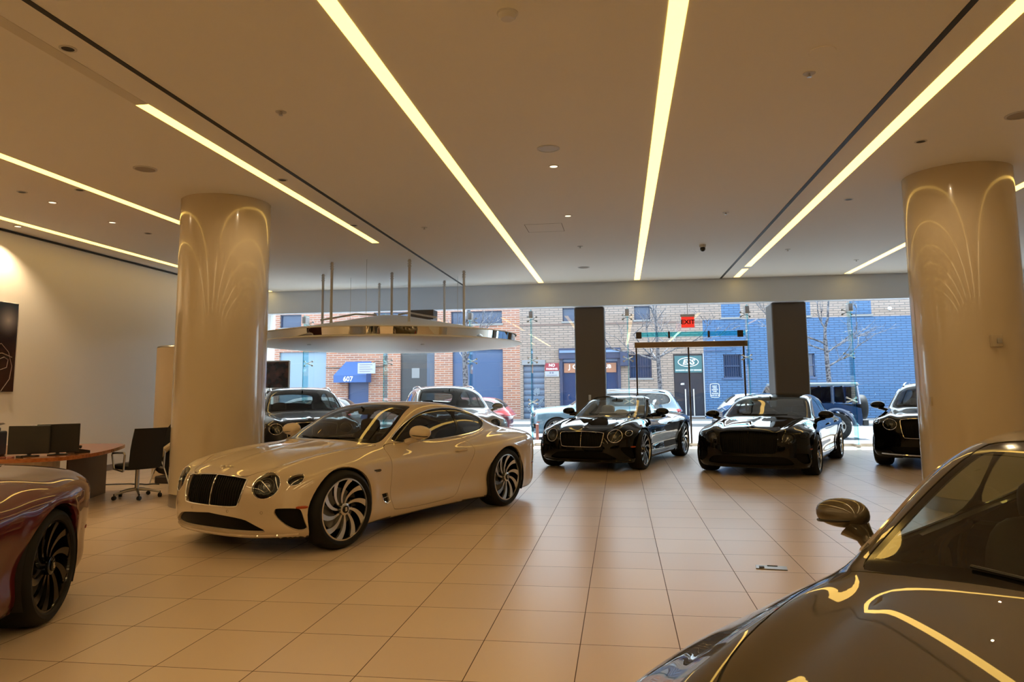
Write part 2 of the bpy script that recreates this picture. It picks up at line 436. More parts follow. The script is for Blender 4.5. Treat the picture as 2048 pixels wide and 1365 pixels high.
# ------------------------------------------------------------------ suspended canopy
CW = mat('white canopy skin', (.80, .80, .80), .45)
MIRR = mat('mirror finish band', (.75, .74, .72), .03, 1)
can = empty('suspended_canopy', (-4.94, 15.5, 0), 0, 'large round white canopy with a mirrored band hung on rods from the ceiling', 'canopy')
MB().lathe([(0, 2.30), (1.2, 2.315), (2.2, 2.36), (2.78, 2.415), (2.86, 2.44), (2.86, 2.455), (2.78, 2.46), (0, 2.46)], 96).build('lower_disc', CW, can)
MB().lathe([(2.70, 2.46), (2.72, 2.62)], 96, cap=False).build('mirror_band', MIRR, can)
MB().lathe([(2.75, 2.62), (2.75, 2.635), (2.0, 2.75), (1.2, 2.90), (.5, 3.04), (.3, 3.07), (0, 3.08)], 96).lathe([(0, 2.619), (2.74, 2.619)], 96).build('upper_cone', CW, can)
for px, py in ((-5.73, 14.05), (-4.1, 14.02), (-3.34, 15.64), (-6.52, 15.49), (-4.94, 15.53), (-5.75, 17.09), (-4.11, 17.01)):
    x, y = px + 4.94, py - 15.5; r = math.hypot(x, y); zt = 2.62 + .44 * max(0, 1 - r / 2.75)
    k = MB().tube([(x, y, zt), (x, y, CEIL)], .028, False, 12)
    for j in range(3): k.lathe([(.028, 0), (.04, 0), (.04, .02), (.028, .02)], 14, 'z', Matrix.Translation((x, y, CEIL - .05 - .05 * j)), closed=True)
    k.build('hanging_rod', SATIN, can)
for px, py in ((-4.93, 13.86), (-6.11, 16.11), (-3.65, 16.39)):
    MB().tube([(px + 4.94, py - 15.5, 2.76), (px + 4.94, py - 15.5, CEIL)], .004, False, 5).build('hanging_cable', STEEL, can)
for sg in (-1, 1):
    MB().tube([(sg * .25, -.25, 3.08), (sg * .6, -.6, 3.07), (sg * 1.0, -.8, 2.98), (sg * 1.25, -.9, 2.93)], .02, False, 8).build('cable_conduit', SATIN, can)
for x, y in ((-1.0, -2.0), (1.15, -1.6), (-.3, -1.1), (.7, -.4)):
    MB().lathe([(0, -.01), (.035, -.01), (.04, 0)], 14, 'z', Matrix.Translation((x, y, 2.315 + .012 * (x * x + y * y) * .6))).build('recessed_spot', GREYW, can)
tag(MB().box(-4.9, -4.3, 16.7, 17.1, 3.10, 3.33, .01, 1).build('ceiling_unit', DKCOL), 'dark box above the back of the suspended canopy', 'box')
bpy.data.objects['ceiling_unit'].location = (0, 0, 0)
tv = empty('display_screen', (-8.95, 17.9, 1.88), 0, 'dark wall screen showing a brown picture behind the dark grey car', 'screen')
MB().box(-.62, .57, -.03, .03, -.36, .36, .008, 1).build('frame', STEEL, tv)
def tvm():
    m = mat('dim screen picture', (.02, .012, .01), .15); nt = m.node_tree; b = nt.nodes['Principled BSDF']
    t = nt.nodes.new('ShaderNodeTexCoord'); n_ = node(nt, 'ShaderNodeTexNoise', Scale=6, Detail=8); r = nt.nodes.new('ShaderNodeValToRGB')
    r.color_ramp.elements[0].position = .4; r.color_ramp.elements[0].color = (.008, .005, .005, 1); r.color_ramp.elements[1].position = .75; r.color_ramp.elements[1].color = (.12, .04, .03, 1)
    nt.links.new(t.outputs['Object'], n_.inputs['Vector']); nt.links.new(n_.outputs[0], r.inputs[0]); nt.links.new(r.outputs[0], b.inputs['Base Color']); return m
MB().box(-.59, .54, -.034, -.029, -.33, .33).build('screen', tvm(), tv)
MB().box(-.05, .05, -.0, .05, -1.88, -.36).box(-.3, .3, -.2, .2, -1.88, -1.86).build('stand', STEEL, tv)
# ================================================================== cars
# a car body is an implicit surface: side, top, nose and tail surfaces blended together, meshed and
# then cut along the outlines of its windows, doors, lamps and grilles into separate parts
_XS = np.arange(-3.6, 3.6, 0.005)
def pch(keys, sm=0.05):
    xs = np.array(sorted(keys)); ys = np.array([keys[k] for k in xs], float)
    if len(xs) == 1: xs = np.array([xs[0], xs[0] + 1]); ys = np.array([ys[0], ys[0]])
    h = np.diff(xs); d = np.diff(ys) / h; m = np.zeros(len(xs))
    m[0], m[-1] = d[0], d[-1]
    for i in range(1, len(xs) - 1):
        if d[i - 1] * d[i] > 0:
            w1, w2 = 2 * h[i] + h[i - 1], h[i] + 2 * h[i - 1]
            m[i] = (w1 + w2) / (w1 / d[i - 1] + w2 / d[i])
    q = np.clip(_XS, xs[0] - 1, xs[-1] + 1); i = np.clip(np.searchsorted(xs, q) - 1, 0, len(h) - 1)
    t = (q - xs[i]) / h[i]; tc = np.clip(t, 0, 1)
    v = (2 * tc**3 - 3 * tc**2 + 1) * ys[i] + (tc**3 - 2 * tc**2 + tc) * h[i] * m[i] + (-2 * tc**3 + 3 * tc**2) * ys[i + 1] + (tc**3 - tc**2) * h[i] * m[i + 1]
    v += np.where(t < 0, t * h[i] * m[0], 0) + np.where(t > 1, (t - 1) * h[i] * m[-1], 0)
    if sm > 0:
        k = np.arange(-int(3 * sm / .005), int(3 * sm / .005) + 1) * .005; g = np.exp(-k * k / (2 * sm * sm)); g /= g.sum()
        pad = len(k) // 2
        v = np.convolve(np.concatenate([v[0] + (v[1] - v[0]) * np.arange(-pad, 0), v, v[-1] + (v[-1] - v[-2]) * np.arange(1, pad + 1)]), g, 'valid')
    return lambda x: np.interp(x, _XS, v)
def smax(a, b, k): return 0.5 * (a + b + np.sqrt((a - b) ** 2 + k * k))
def smin(a, b, k): return 0.5 * (a + b - np.sqrt((a - b) ** 2 + k * k))
def softp(t, s): return s * np.logaddexp(0, t / s)
def gau(t, s): return np.exp(-(t / s) ** 2 / 2)

class Shape:
    def __init__(s, d):
        s.d = d; s.sp = {k: pch(v, d.get('sm_' + k, 0.05)) for k, v in d.items() if isinstance(v, dict)}
        s.roof = d.get('roof', True)
    def body(s, x, y, z):
        d, sp = s.d, s.sp; ay = np.sqrt(y * y + 1e-5)
        W = sp['P'](x) + sp['V'](z)
        t = z - sp['zsh'](x)
        W = W - d.get('tuck', .5) * softp(t, sp['crs'](x)) - d.get('tuck2', 1.0) * softp(t - .02, .03) ** 2
        for ax in d['axles']:
            r = np.sqrt((x - ax) ** 2 + (z - d['wr']) ** 2)
            W = W + d.get('flare', .018) * gau(r - d['arch'] - .03, .06)
        W = W + d.get('haunch', .03) * gau(x - d['hx'], .55) * gau(z - d['hz'], .13)
        W = W - d.get('scoop', .02) * gau(z - d.get('scz', .44), .09) * gau(x - d.get('scx', -.02), .62)
        T = sp['T'](x) - d.get('crown', .05) * y * y * (1 + y * y) \
            + d.get('ridge', .02) * gau(ay - sp['ry'](x), .07) * sp['rw'](x) - d.get('valley', .008) * gau(ay - sp['ry'](x) + .14, .05) * sp['rw'](x)
        T = T + d.get('spine', 0) * gau(y, .03) * sp['rw'](x)
        f = smax(ay - W, z - T, d.get('kt', .07))
        nose = x - (d['XF'] - d['nc'] * (ay / .95) ** d['nn'] + sp['NZ'](z))
        tail = -x + (d['XR'] + d['tc'] * (ay / .95) ** d['tn'] - sp['TZ'](z))
        f = smax(f, nose, d.get('kn', .07)); f = smax(f, tail, d.get('ktl', .08))
        f = smax(f, d['zb'] - z, .03)
        return f
    def green(s, x, y, z):
        d, sp = s.d, s.sp; ay = np.sqrt(y * y + 1e-5)
        G = sp['GB'](x) - d['tum'] * (z - d['gz']) - d.get('tum2', 1.2) * softp(z - d.get('gt', 1.2), .04) ** 2
        w = 1 / (1 + np.exp(-(x - d['gm']) / .12))
        xe = x + d['wk'] * y * y * w - d['rk'] * y * y * (1 - w)
        Z = sp['Z'](xe) - d.get('rcrown', .05) * y * y
        return smax(smax(ay - G, z - Z, d.get('kg', .07)), d['gz'] - .15 - z, .02)
    def f(s, x, y, z):
        b = s.body(x, y, z)
        if s.roof: b = smin(b, s.green(x, y, z), s.d.get('ku', .03))
        return b

def grad(fn, P, h=.006):
    x, y, z = P.T
    g = np.stack([fn(x + h, y, z) - fn(x - h, y, z), fn(x, y + h, z) - fn(x, y - h, z), fn(x, y, z + h) - fn(x, y, z - h)], 1) / (2 * h)
    return g

def nets(fn, lo, hi, res):
    """surface nets mesh of fn=0"""
    n = [int(round((hi[i] - lo[i]) / res)) + 1 for i in range(3)]
    ax = [lo[i] + np.arange(n[i]) * res for i in range(3)]
    X, Y, Zg = np.meshgrid(*ax, indexing='ij'); F = fn(X, Y, Zg); S = F < 0
    acc = np.zeros((n[0] - 1, n[1] - 1, n[2] - 1, 3)); cnt = np.zeros(acc.shape[:3])
    G = np.stack([X, Y, Zg], -1)
    sl = lambda o, k: slice(o, o + n[k] - 1)
    def edge(a, b):
        sa = tuple(sl(a[k], k) for k in range(3)); sb = tuple(sl(b[k], k) for k in range(3))
        m = S[sa] != S[sb]; fa, fb = F[sa], F[sb]; t = np.where(m, fa / np.where(m, fa - fb, 1), 0)
        acc[m] += (G[sa] + t[..., None] * (G[sb] - G[sa]))[m]; cnt[m] += 1
    import itertools
    for k in range(3):
        o = [i for i in range(3) if i != k]
        for p, q in itertools.product((0, 1), repeat=2):
            a = [0, 0, 0]; a[o[0]] = p; a[o[1]] = q; b = list(a); b[k] = 1; edge(a, b)
    m = cnt > 0; idx = -np.ones(cnt.shape, int); idx[m] = np.arange(m.sum()); V = acc[m] / cnt[m][:, None]
    faces = []
    for k in range(3):
        o = [(k + 1) % 3, (k + 2) % 3]
        a = [slice(1, n[i] - 1) for i in range(3)]; a[k] = slice(0, n[k] - 1); b = list(a); b[k] = slice(1, n[k])
        sa, sb = S[tuple(a)], S[tuple(b)]; w = np.argwhere(sa != sb); fl = sa[sa != sb]
        base = w.copy(); base[:, o[0]] += 1; base[:, o[1]] += 1
        def cell(du, dv):
            c = base.copy(); c[:, o[0]] -= du; c[:, o[1]] -= dv; return idx[c[:, 0], c[:, 1], c[:, 2]]
        q = np.stack([cell(1, 1), cell(0, 1), cell(0, 0), cell(1, 0)], 1)
        q[~fl] = q[~fl][:, ::-1]; faces.append(q)
    Q = np.concatenate(faces)
    for _ in range(4):
        g = grad(fn, V); v = fn(*V.T); g2 = (g * g).sum(1)
        st = (v / np.maximum(g2, .05))[:, None] * g; ln = np.linalg.norm(st, axis=1, keepdims=True)
        V = V - st * np.minimum(1, .5 * res / np.maximum(ln, 1e-9))
    return V, Q

AX = {'xz': (0, 2), 'yz': (1, 2), 'xy': (0, 1)}
def inpoly(P, x, y):
    c = False; n = len(P)
    for i in range(n):
        x0, y0 = P[i]; x1, y1 = P[i - 1]
        if (y0 > y) != (y1 > y) and x < (x1 - x0) * (y - y0) / (y1 - y0) + x0: c = not c
    return c
def chaikin(P, it=2, closed=True):
    for _ in range(it):
        Q = []; n = len(P)
        for i in range(n if closed else n - 1):
            a, b = P[i], P[(i + 1) % n]
            Q += [tuple(.75 * a[k] + .25 * b[k] for k in range(len(a))), tuple(.25 * a[k] + .75 * b[k] for k in range(len(a)))]
        P = Q if closed else [P[0]] + Q + [P[-1]]
    return P
def offset_poly(P, d):
    n = len(P); A = sum(P[i - 1][0] * P[i][1] - P[i][0] * P[i - 1][1] for i in range(n)); sg = 1 if A > 0 else -1
    out = []
    for i in range(n):
        a, b, c = P[i - 1], P[i], P[(i + 1) % n]
        tx, ty = c[0] - a[0], c[1] - a[1]; l = math.hypot(tx, ty) or 1
        out.append((b[0] + sg * d * ty / l, b[1] - sg * d * tx / l))
    return out
def ellipse(cx, cy, a, b=None, n=28, rot=0):
    b = b or a; c, s_ = math.cos(rot), math.sin(rot)
    return [(cx + a * math.cos(2 * PI * k / n) * c - b * math.sin(2 * PI * k / n) * s_, cy + a * math.cos(2 * PI * k / n) * s_ + b * math.sin(2 * PI * k / n) * c) for k in range(n)]

class Shell:
    def __init__(s, fn, lo, hi, res):
        V, Q = nets(fn, lo, hi, res); s.fn = fn; s.res = res
        b = s.bm = bmesh.new(); vs = [b.verts.new(v) for v in V]
        for q in Q:
            if len(set(q)) == 4:
                try: b.faces.new([vs[i] for i in q])
                except ValueError: pass
        s.L = b.faces.layers.int.new('t'); b.normal_update(); s.names = {0: 'body'}
    def cut(s, axis, poly, pred, name):
        i, j = AX[axis]; bm = s.bm; L = s.L
        if name not in s.names.values(): s.names[len(s.names)] = name
        tid = [k for k, v in s.names.items() if v == name][0]
        xs = [p[0] for p in poly]; ys = [p[1] for p in poly]; pad = s.res * 1.6
        x0, x1, y0, y1 = min(xs) - pad, max(xs) + pad, min(ys) - pad, max(ys) + pad
        cand = set()
        for f in bm.faces:
            c = f.verts[0].co
            if x0 < c[i] < x1 and y0 < c[j] < y1 and pred(c, f.normal): cand.add(f)
        n = len(poly)
        for k in range(n):
            a, b = poly[k], poly[(k + 1) % n]; dx, dy = b[0] - a[0], b[1] - a[1]; l = math.hypot(dx, dy)
            if l < 1e-6: continue
            no = Vector((0, 0, 0)); no[i], no[j] = -dy / l, dx / l
            co = Vector((0, 0, 0)); co[i], co[j] = a
            sel = []
            for f in cand:
                us = [v.co[i] for v in f.verts]; vs = [v.co[j] for v in f.verts]
                if max(us) < min(a[0], b[0]) - 1e-4 or min(us) > max(a[0], b[0]) + 1e-4 or max(vs) < min(a[1], b[1]) - 1e-4 or min(vs) > max(a[1], b[1]) + 1e-4: continue
                dd = [(v.co - co).dot(no) for v in f.verts]
                if min(dd) < -1e-5 and max(dd) > 1e-5: sel.append(f)
            if not sel: continue
            es = {e for f in sel for e in f.edges}; vv = {v for f in sel for v in f.verts}
            r = bmesh.ops.bisect_plane(bm, geom=list(vv) + list(es) + sel, dist=1e-5, plane_co=co, plane_no=no)
            cand -= set(sel)
            cand |= {g for g in r['geom'] if isinstance(g, bmesh.types.BMFace)}
            cand = {f for f in cand if f.is_valid}
        for f in cand:
            c = f.calc_center_median()
            if inpoly(poly, c[i], c[j]): f[L] = tid
    def part(s, name, rim=0.012, push=0.0, keep_sign=None):
        """mesh arrays of one named part; open borders get an inward lip"""
        tid = [k for k, v in s.names.items() if v == name][0]
        fs = [f for f in s.bm.faces if f[s.L] == tid]
        if keep_sign: fs = [f for f in fs if f.calc_center_median().y * keep_sign > 0]
        if not fs: return None
        ids = {}; V = []; F = []
        for f in fs:
            q = []
            for v in f.verts:
                if v not in ids: ids[v] = len(V); V.append(v.co[:])
                q.append(ids[v])
            F.append(q)
        V = np.array(V); N = grad(s.fn, V); N /= np.maximum(np.linalg.norm(N, axis=1, keepdims=True), 1e-9)
        V0 = V - N * push
        fset = set(fs); rimf = []; n0 = len(V0); inner = {}
        extra = []
        if rim:
            for f in fs:
                for l in f.loops:
                    e = l.edge; o = [g for g in e.link_faces if g is not f and g in fset]
                    if not o:
                        a, b = ids[l.vert], ids[l.link_loop_next.vert]
                        for t in (a, b):
                            if t not in inner: inner[t] = n0 + len(extra); extra.append(V0[t] - N[t] * rim)
                        rimf.append([b, a, inner[a], inner[b]])
        allV = np.concatenate([V0, np.array(extra)]) if extra else V0
        me = bpy.data.meshes.new(name); me.from_pydata(allV.tolist(), [], F + rimf)
        nl = len(me.loops); vi = np.zeros(nl, int); me.loops.foreach_get('vertex_index', vi)
        ln = sum(len(q) for q in F); LN = np.zeros((nl, 3)); LN[:ln] = N[vi[:ln]]
        me.polygons.foreach_set('use_smooth', [True] * len(me.polygons))
        k = ln
        for q in rimf:
            P = allV[q]; nn = np.cross(P[1] - P[0], P[3] - P[0]); l_ = np.linalg.norm(nn)
            LN[k:k + 4] = nn / l_ if l_ > 1e-12 else (0, 0, 1); k += 4
        me.normals_split_custom_set(LN.tolist())
        return me

def bis(fn, A, B):
    """walk every segment A (inside) - B (outside) to the surface"""
    A = np.array(A, float); B = np.array(B, float)
    for _ in range(22):
        M = (A + B) / 2; ins = (fn(*M.T) < 0)[:, None]
        A = np.where(ins, M, A); B = np.where(ins, B, M)
    return [Vector(p) for p in A]
def sides(fn, P, sg=1, a=.25, b=1.4): return bis(fn, [(x, sg * a, z) for x, z in P], [(x, sg * b, z) for x, z in P])
def fronts(fn, P, a=.3, b=3.2): return bis(fn, [(a, y, z) for y, z in P], [(b, y, z) for y, z in P])
def tops(fn, P, a=.4, b=2.2): return bis(fn, [(x, y, a) for x, y in P], [(x, y, b) for x, y in P])
def on_side(fn, x, z, sg=1, a=.25, b=1.4): return sides(fn, [(x, z)], sg, a, b)[0]
def on_front(fn, y, z, a=.3, b=3.2): return fronts(fn, [(y, z)], a, b)[0]
def on_top(fn, x, y, a=.4, b=2.2): return tops(fn, [(x, y)], a, b)[0]
def nrm(fn, p):
    g = grad(fn, np.array([p[:]]))[0]; return Vector(g).normalized()
def dens(P, closed=True, step=.05):
    Q = []; n = len(P)
    for i in range(n if closed else n - 1):
        a, b = Vector(P[i]), Vector(P[(i + 1) % n]); k = max(1, int((b - a).length / step))
        Q += [tuple(a.lerp(b, t / k)) for t in range(k)]
    if not closed: Q.append(tuple(P[-1]))
    return Q
# ------------------------------------------------------------------ sales desk corner
def wood_material():
    m = mat('reddish desk wood', (.3, .1, .03), .25, 0, .3); nt = m.node_tree; b = nt.nodes['Principled BSDF']
    t = nt.nodes.new('ShaderNodeTexCoord'); mp = nt.nodes.new('ShaderNodeMapping'); mp.inputs['Scale'].default_value = (2, 14, 14)
    n_ = node(nt, 'ShaderNodeTexNoise', Scale=2.2, Detail=7); r = nt.nodes.new('ShaderNodeValToRGB')
    r.color_ramp.elements[0].position = .3; r.color_ramp.elements[0].color = (.25, .075, .02, 1); r.color_ramp.elements[1].position = .7; r.color_ramp.elements[1].color = (.42, .15, .045, 1)
    nt.links.new(t.outputs['Object'], mp.inputs[0]); nt.links.new(mp.outputs[0], n_.inputs['Vector']); nt.links.new(n_.outputs[0], r.inputs[0]); nt.links.new(r.outputs[0], b.inputs['Base Color']); return m
WOOD = wood_material()
desk = empty('desk', (0, 0, 0), 0, 'long reddish wood desk with a cream pedestal along the left wall', 'desk')
top = chaikin([(-9.3, 7.3), (-7.6, 7.60), (-7.0, 7.76), (-6.62, 8.02), (-6.60, 8.5), (-6.78, 9.1), (-7.05, 9.7), (-7.35, 10.25), (-7.8, 10.25), (-9.3, 9.9)], 2)
MB().prism(top, 'z', .655, .70).build('desktop', WOOD, desk)
ped = chaikin([(-9.2, 7.5), (-7.55, 7.80), (-7.05, 7.98), (-6.92, 8.25), (-7.1, 8.7), (-9.2, 9.6)], 2)
MB().prism(ped, 'z', .06, .655).build('pedestal', mat('cream laminate', (.50, .44, .34), .4), desk)
MB().prism([(x * .97 - .2, y * .97 + .24) for x, y in ped], 'z', 0, .06).build('plinth', DARK, desk)
MB().prism([(-7.12, 8.75), (-7.10, 8.75), (-7.52, 10.05), (-7.55, 10.05)], 'z', .0, .655).build('end_panel', mat('brown laminate', (.10, .06, .035), .4), desk)
CHROME = mat('polished chrome', (.82, .82, .82), .06, 1)
BLK = mat('black electronics', (.008, .008, .008), .35)
def monitor(x, y, rz, w, h, label):
    o = empty('monitor', (x, y, .70), math.radians(rz), label, 'monitor', 'black monitors on the desk')
    MB().lathe([(0, 0), (.11, 0), (.11, .012), (.03, .02), (0, .02)], 28).build('base', BLK, o)
    MB().box(-.02, .02, -.01, .02, .01, .16, .004, 1).build('neck', BLK, o)
    MB().box(-w / 2, w / 2, -.03, .0, .03, .03 + h, .008, 2).build('screen', BLK, o)
monitor(-6.92, 8.34, 38, .46, .35, 'black monitor at the free end of the desk')
monitor(-7.12, 8.12, 20, .46, .34, 'black monitor between the printer and the end monitor')
pr = empty('printer', (-7.78, 8.04, .70), math.radians(14), 'bulky black printer on the desk with its paper tray open', 'printer')
MB().box(-.36, .24, -.22, .22, 0, .30, .02, 2).build('body', BLK, pr)
MB().box(-.30, .18, -.20, .18, .30, .34, .01, 2).build('scanner_lid', BLK, pr)
MB().prism([(-.05, .34), (.22, .40), (.25, .385), (0, .33)], 'y', -.12, .14).build('paper_tray', BLK, pr)
tel = empty('telephone', (-6.86, 8.62, .70), math.radians(-20), 'black desk telephone in front of the end monitor', 'telephone')
MB().prism([(-.10, 0), (.10, 0), (.10, .03), (-.10, .07)], 'x', -.09, .09).build('phone_base', BLK, tel)
MB().tube([(-.06, -.06, .06), (-.06, 0, .085), (-.06, .07, .07)], [.022, .015, .022], False, 10).build('handset', BLK, tel)
tag(MB().box(-7.52, -7.34, 7.70, 7.80, .70, .703).build('paper_sheet', mat('paper', (.7, .68, .6), .8)), 'loose white paper at the front of the desk', 'paper')
rnd = random.Random(3)
for i, (x, y, l) in enumerate(((-7.22, 7.84, 'small red and brown clutter pack on the desk edge'), (-7.14, 7.87, 'small pinkish sticky pad on the desk edge'), (-7.05, 7.90, 'small dark clip box beside the end monitor'))):
    tag(MB().box(x - .035, x + .035, y - .02, y + .02, .70, .72 + .005 * i, .003, 1).build(['snack_pack', 'sticky_pad', 'clip_box'][i], mat('desk clutter %s' % 'abc'[i], [(.22, .06, .04), (.4, .2, .18), (.02, .02, .02)][i], .6)), l, ['packet', 'note pad', 'box'][i])

# office chair
ch = empty('office_chair', (-6.72, 9.62, 0), math.radians(150), 'black mesh office chair with chrome arms and a star base by the desk end', 'office chair')

for k_ in range(5):
    a = 2 * PI * k_ / 5 + .3; c, s_ = math.cos(a), math.sin(a)
    leg = MB().tube([(.02 * c, .02 * s_, .12), (.16 * c, .16 * s_, .105), (.30 * c, .30 * s_, .07)], [.022, .018, .013], False, 8).build('leg', STEEL, ch)
    MB().tube([(.30 * c, .30 * s_, .085), (.30 * c, .30 * s_, .05)], .01, False, 6).lathe([(0, -.022), (.028, -.018), (.028, .018), (0, .022)], 16, 'x', Matrix.Translation((.30 * c, .30 * s_, .028)) @ Matrix.Rotation(a + .6, 4, 'Z')).build('caster', DARK, leg)
MB().tube([(0, 0, .10), (0, 0, .40)], .028, False, 14).build('gas_lift', STEEL, ch)
MESHF = mat('black mesh fabric', (.012, .010, .009), .8)
vs, fs = superell(.02, 0, .435, .25, .25, .035, .4); MB().add(vs, fs, True).build('seat', MESHF, ch)
bk = MB(); prof = [(-.20, .43), (-.225, .55), (-.24, .68), (-.28, .82), (-.34, .97)]
pv = []
for x, z in prof:
    w = .225
    pv.append([(x - .02 * math.cos(y / w * PI / 2) * 1.0, y, z) for y in np.linspace(-w, w, 9)])
vs = [q for r_ in pv for q in r_]; nv = len(vs); vs += [(x - .012, y, z) for x, y, z in vs]; fs = []
for i in range(len(prof) - 1):
    for j in range(8):
        a = i * 9 + j; fs += [[a, a + 1, a + 10, a + 9], [nv + a, nv + a + 9, nv + a + 10, nv + a + 1]]
for i in range(len(prof) - 1):
    for j in (0, 8): a = i * 9 + j; fs.append([a, a + 9, nv + a + 9, nv + a] if j == 0 else [a, nv + a, nv + a + 9, a + 9])
for i in (0, len(prof) - 1):
    for j in range(8): a = i * 9 + j; fs.append([a, nv + a, nv + a + 1, a + 1] if i == 0 else [a, a + 1, nv + a + 1, nv + a])
bk.add(vs, fs, True).build('backrest', MESHF, ch)
for sg in (-1, 1):
    y = sg * .275
    MB().tube([(-.18, y, .40), (-.20, y, .62), (-.17, y, .645), (.16, y, .625), (.18, y, .60), (.10, y, .41), (-.16, y, .395)], .014, True, 8).build('armrest', STEEL, ch)

# curved display wall and what leans on it
kw = empty('curved_display_wall', (-7.55, 12.3, 0), 0, 'tall curved beige display wall behind the left round column', 'display wall')
vs = []; N_ = 24; zt = 2.22
for r_ in (.62, .585):
    for z in (.02, zt): vs += [(.05 + r_ * math.cos(t), r_ * 1.3 * math.sin(t), z) for t in np.linspace(PI * .95, PI * 1.9, N_ + 1)]
m_ = N_ + 1; fs = []
for i in range(N_): fs += [[i, i + 1, m_ + i + 1, m_ + i], [2 * m_ + i, 3 * m_ + i, 3 * m_ + i + 1, 2 * m_ + i + 1], [m_ + i, m_ + i + 1, 3 * m_ + i + 1, 3 * m_ + i], [i, 2 * m_ + i, 2 * m_ + i + 1, i + 1]]
fs += [[0, m_, 3 * m_, 2 * m_], [N_, 2 * m_ + N_, 3 * m_ + N_, m_ + N_]]
MB().add(vs, fs, True).build('curved_panel', mat('beige laminate', (.46, .37, .25), .45), kw)
MB().tube([(.05 + .60 * math.cos(t), .60 * 1.3 * math.sin(t), zt + .01) for t in np.linspace(PI * .95, PI * 1.9, 30)], .022, False, 8).build('top_rail', STEEL, kw)
text_on('raised_lettering', 'BENTLEY', .13, (-.60, -.16, 1.62), STEEL, kw, rot=(PI / 2, PI / 2, -PI * .40), depth=.015)
pod = empty('display_pod', (-7.05, 11.25, 0), 0, 'black rounded display pod with a cream band, half hidden by the left round column', 'display pod')
prof = [(-.42, .12), (-.44, .35), (-.40, .62), (-.28, .86), (-.05, 1.08), (.25, 1.2), (.55, 1.2), (.55, .12)]
MB().prism(chaikin(prof, 2), 'y', -.10, .12, True).build('pod_shell', BLK, pod)
MB().tube([(-.44, -.14, .16), (-.40, -.15, .34), (-.26, -.16, .52), (-.02, -.16, .68), (.30, -.16, .80)], [.02, .045, .05, .05, .05], False, 10).build('cream_band', mat('cream lacquer', (.52, .43, .28), .25), pod)
MB().box(-.40, .40, -.16, .14, 0, .12, .02, 2).build('pod_base', mat('dark brown plastic', (.03, .02, .015), .5), pod)
cb = [(-.02, 0, .012), (-.15, .05, .012), (-.2, -.06, .012), (-.36, .03, .012), (-.42, -.04, .014), (-.52, .02, .012), (-.75, -.05, .012), (-1.1, -.2, .012)]
tag(MB().tube([(x - 7.25, y + 10.95, z) for x, y, z in chaikin(cb, 2, False)], .010, False, 6).build('power_cable', DARK), 'loose dark cable looped on the floor behind the office chair', 'cable')
tag(MB().tube([(x, y, z) for x, y, z in chaikin([(-7.45, 10.98, .02), (-7.38, 11.0, .30), (-7.30, 11.0, .42), (-7.22, 11.0, .25), (-7.12, 10.98, .02)], 2, False)], .009, False, 6).build('power_cable', SATIN), 'pale cable hanging in a loop in front of the display pod', 'cable')

# poster
po = empty('poster', (XL + .02, 9.45, 2.19), 0, 'large dark poster of a car on the left wall', 'poster')
MB().box(-.015, .02, -1.05, 1.05, -.71, .71, .004, 1).build('panel_edge', GREYW, po)
def poster_mat():
    m = mat('poster print', (.02, .01, .01), .12); nt = m.node_tree; b = nt.nodes['Principled BSDF']
    t = nt.nodes.new('ShaderNodeTexCoord'); s = nt.nodes.new('ShaderNodeSeparateXYZ'); nt.links.new(t.outputs['Object'], s.inputs[0])
    r = nt.nodes.new('ShaderNodeValToRGB'); mr = nt.nodes.new('ShaderNodeMapRange'); mr.inputs[1].default_value = -.7; mr.inputs[2].default_value = .7
    e = r.color_ramp.elements; e[0].position = 0; e[0].color = (.03, .006, .006, 1); e[1].position = 1; e[1].color = (.012, .018, .026, 1)
    x = r.color_ramp.elements.new(.45); x.color = (.02, .005, .005, 1)
    n_ = node(nt, 'ShaderNodeTexNoise', Scale=2.4, Detail=2); nt.links.new(t.outputs['Object'], n_.inputs['Vector'])
    nt.links.new(s.outputs[2], mr.inputs[0]); nt.links.new(mr.outputs[0], r.inputs[0])
    gr = nt.nodes.new('ShaderNodeMapping'); gr.inputs['Location'].default_value = (0, -.86 * 3.2, -.42 * 3.2); gr.inputs['Scale'].default_value = (0, 3.2, 3.2)
    g2 = nt.nodes.new('ShaderNodeTexGradient'); g2.gradient_type = 'QUADRATIC_SPHERE'; nt.links.new(t.outputs['Object'], gr.inputs[0]); nt.links.new(gr.outputs[0], g2.inputs[0])
    mx = nt.nodes.new('ShaderNodeMix'); mx.data_type = 'RGBA'; nt.links.new(g2.outputs['Fac'], mx.inputs[0]); nt.links.new(r.outputs[0], mx.inputs[6]); mx.inputs[7].default_value = (.30, .26, .24, 1)
    nt.links.new(mx.outputs[2], b.inputs['Base Color']); return m
MB().box(.02, .024, -1.04, 1.04, -.70, .70).build('print', poster_mat(), po)
k = MB()
k.tube([(.026, .55, -.02), (.026, .75, .05), (.026, .9, -.08), (.026, .98, -.3), (.026, .95, -.5), (.026, .8, -.69)], .006, False, 5)
k.tube([(.026, .72, -.2), (.026, .82, -.16), (.026, .9, -.2), (.026, .88, -.32), (.026, .76, -.36), (.026, .7, -.28)], .006, True, 5)
k.tube([(.026, .60, -.12), (.026, .78, -.10), (.026, .97, -.16)], .008, False, 5)
k.build('printed_car_lines', mat('print highlight', (.25, .2, .18), .4), po)

# floor plate
fp = empty('floor_socket', (1.17, 6.40, 0), math.radians(-8), 'small metal floor socket plate between the tiles', 'floor socket')
MB().box(-.12, .12, -.06, .06, .0, .006, .002, 1).build('cover_plate', STEEL, fp)
MB().box(-.095, -.055, -.045, .0, .006, .012).build('latch', DARK, fp)
MB().box(-.03, .05, .038, .05, .006, .010).build('cable_slot', DARK, fp)
MB().box(-.12, .12, -.066, -.058, .0, .004).build('seal', DARK, fp)
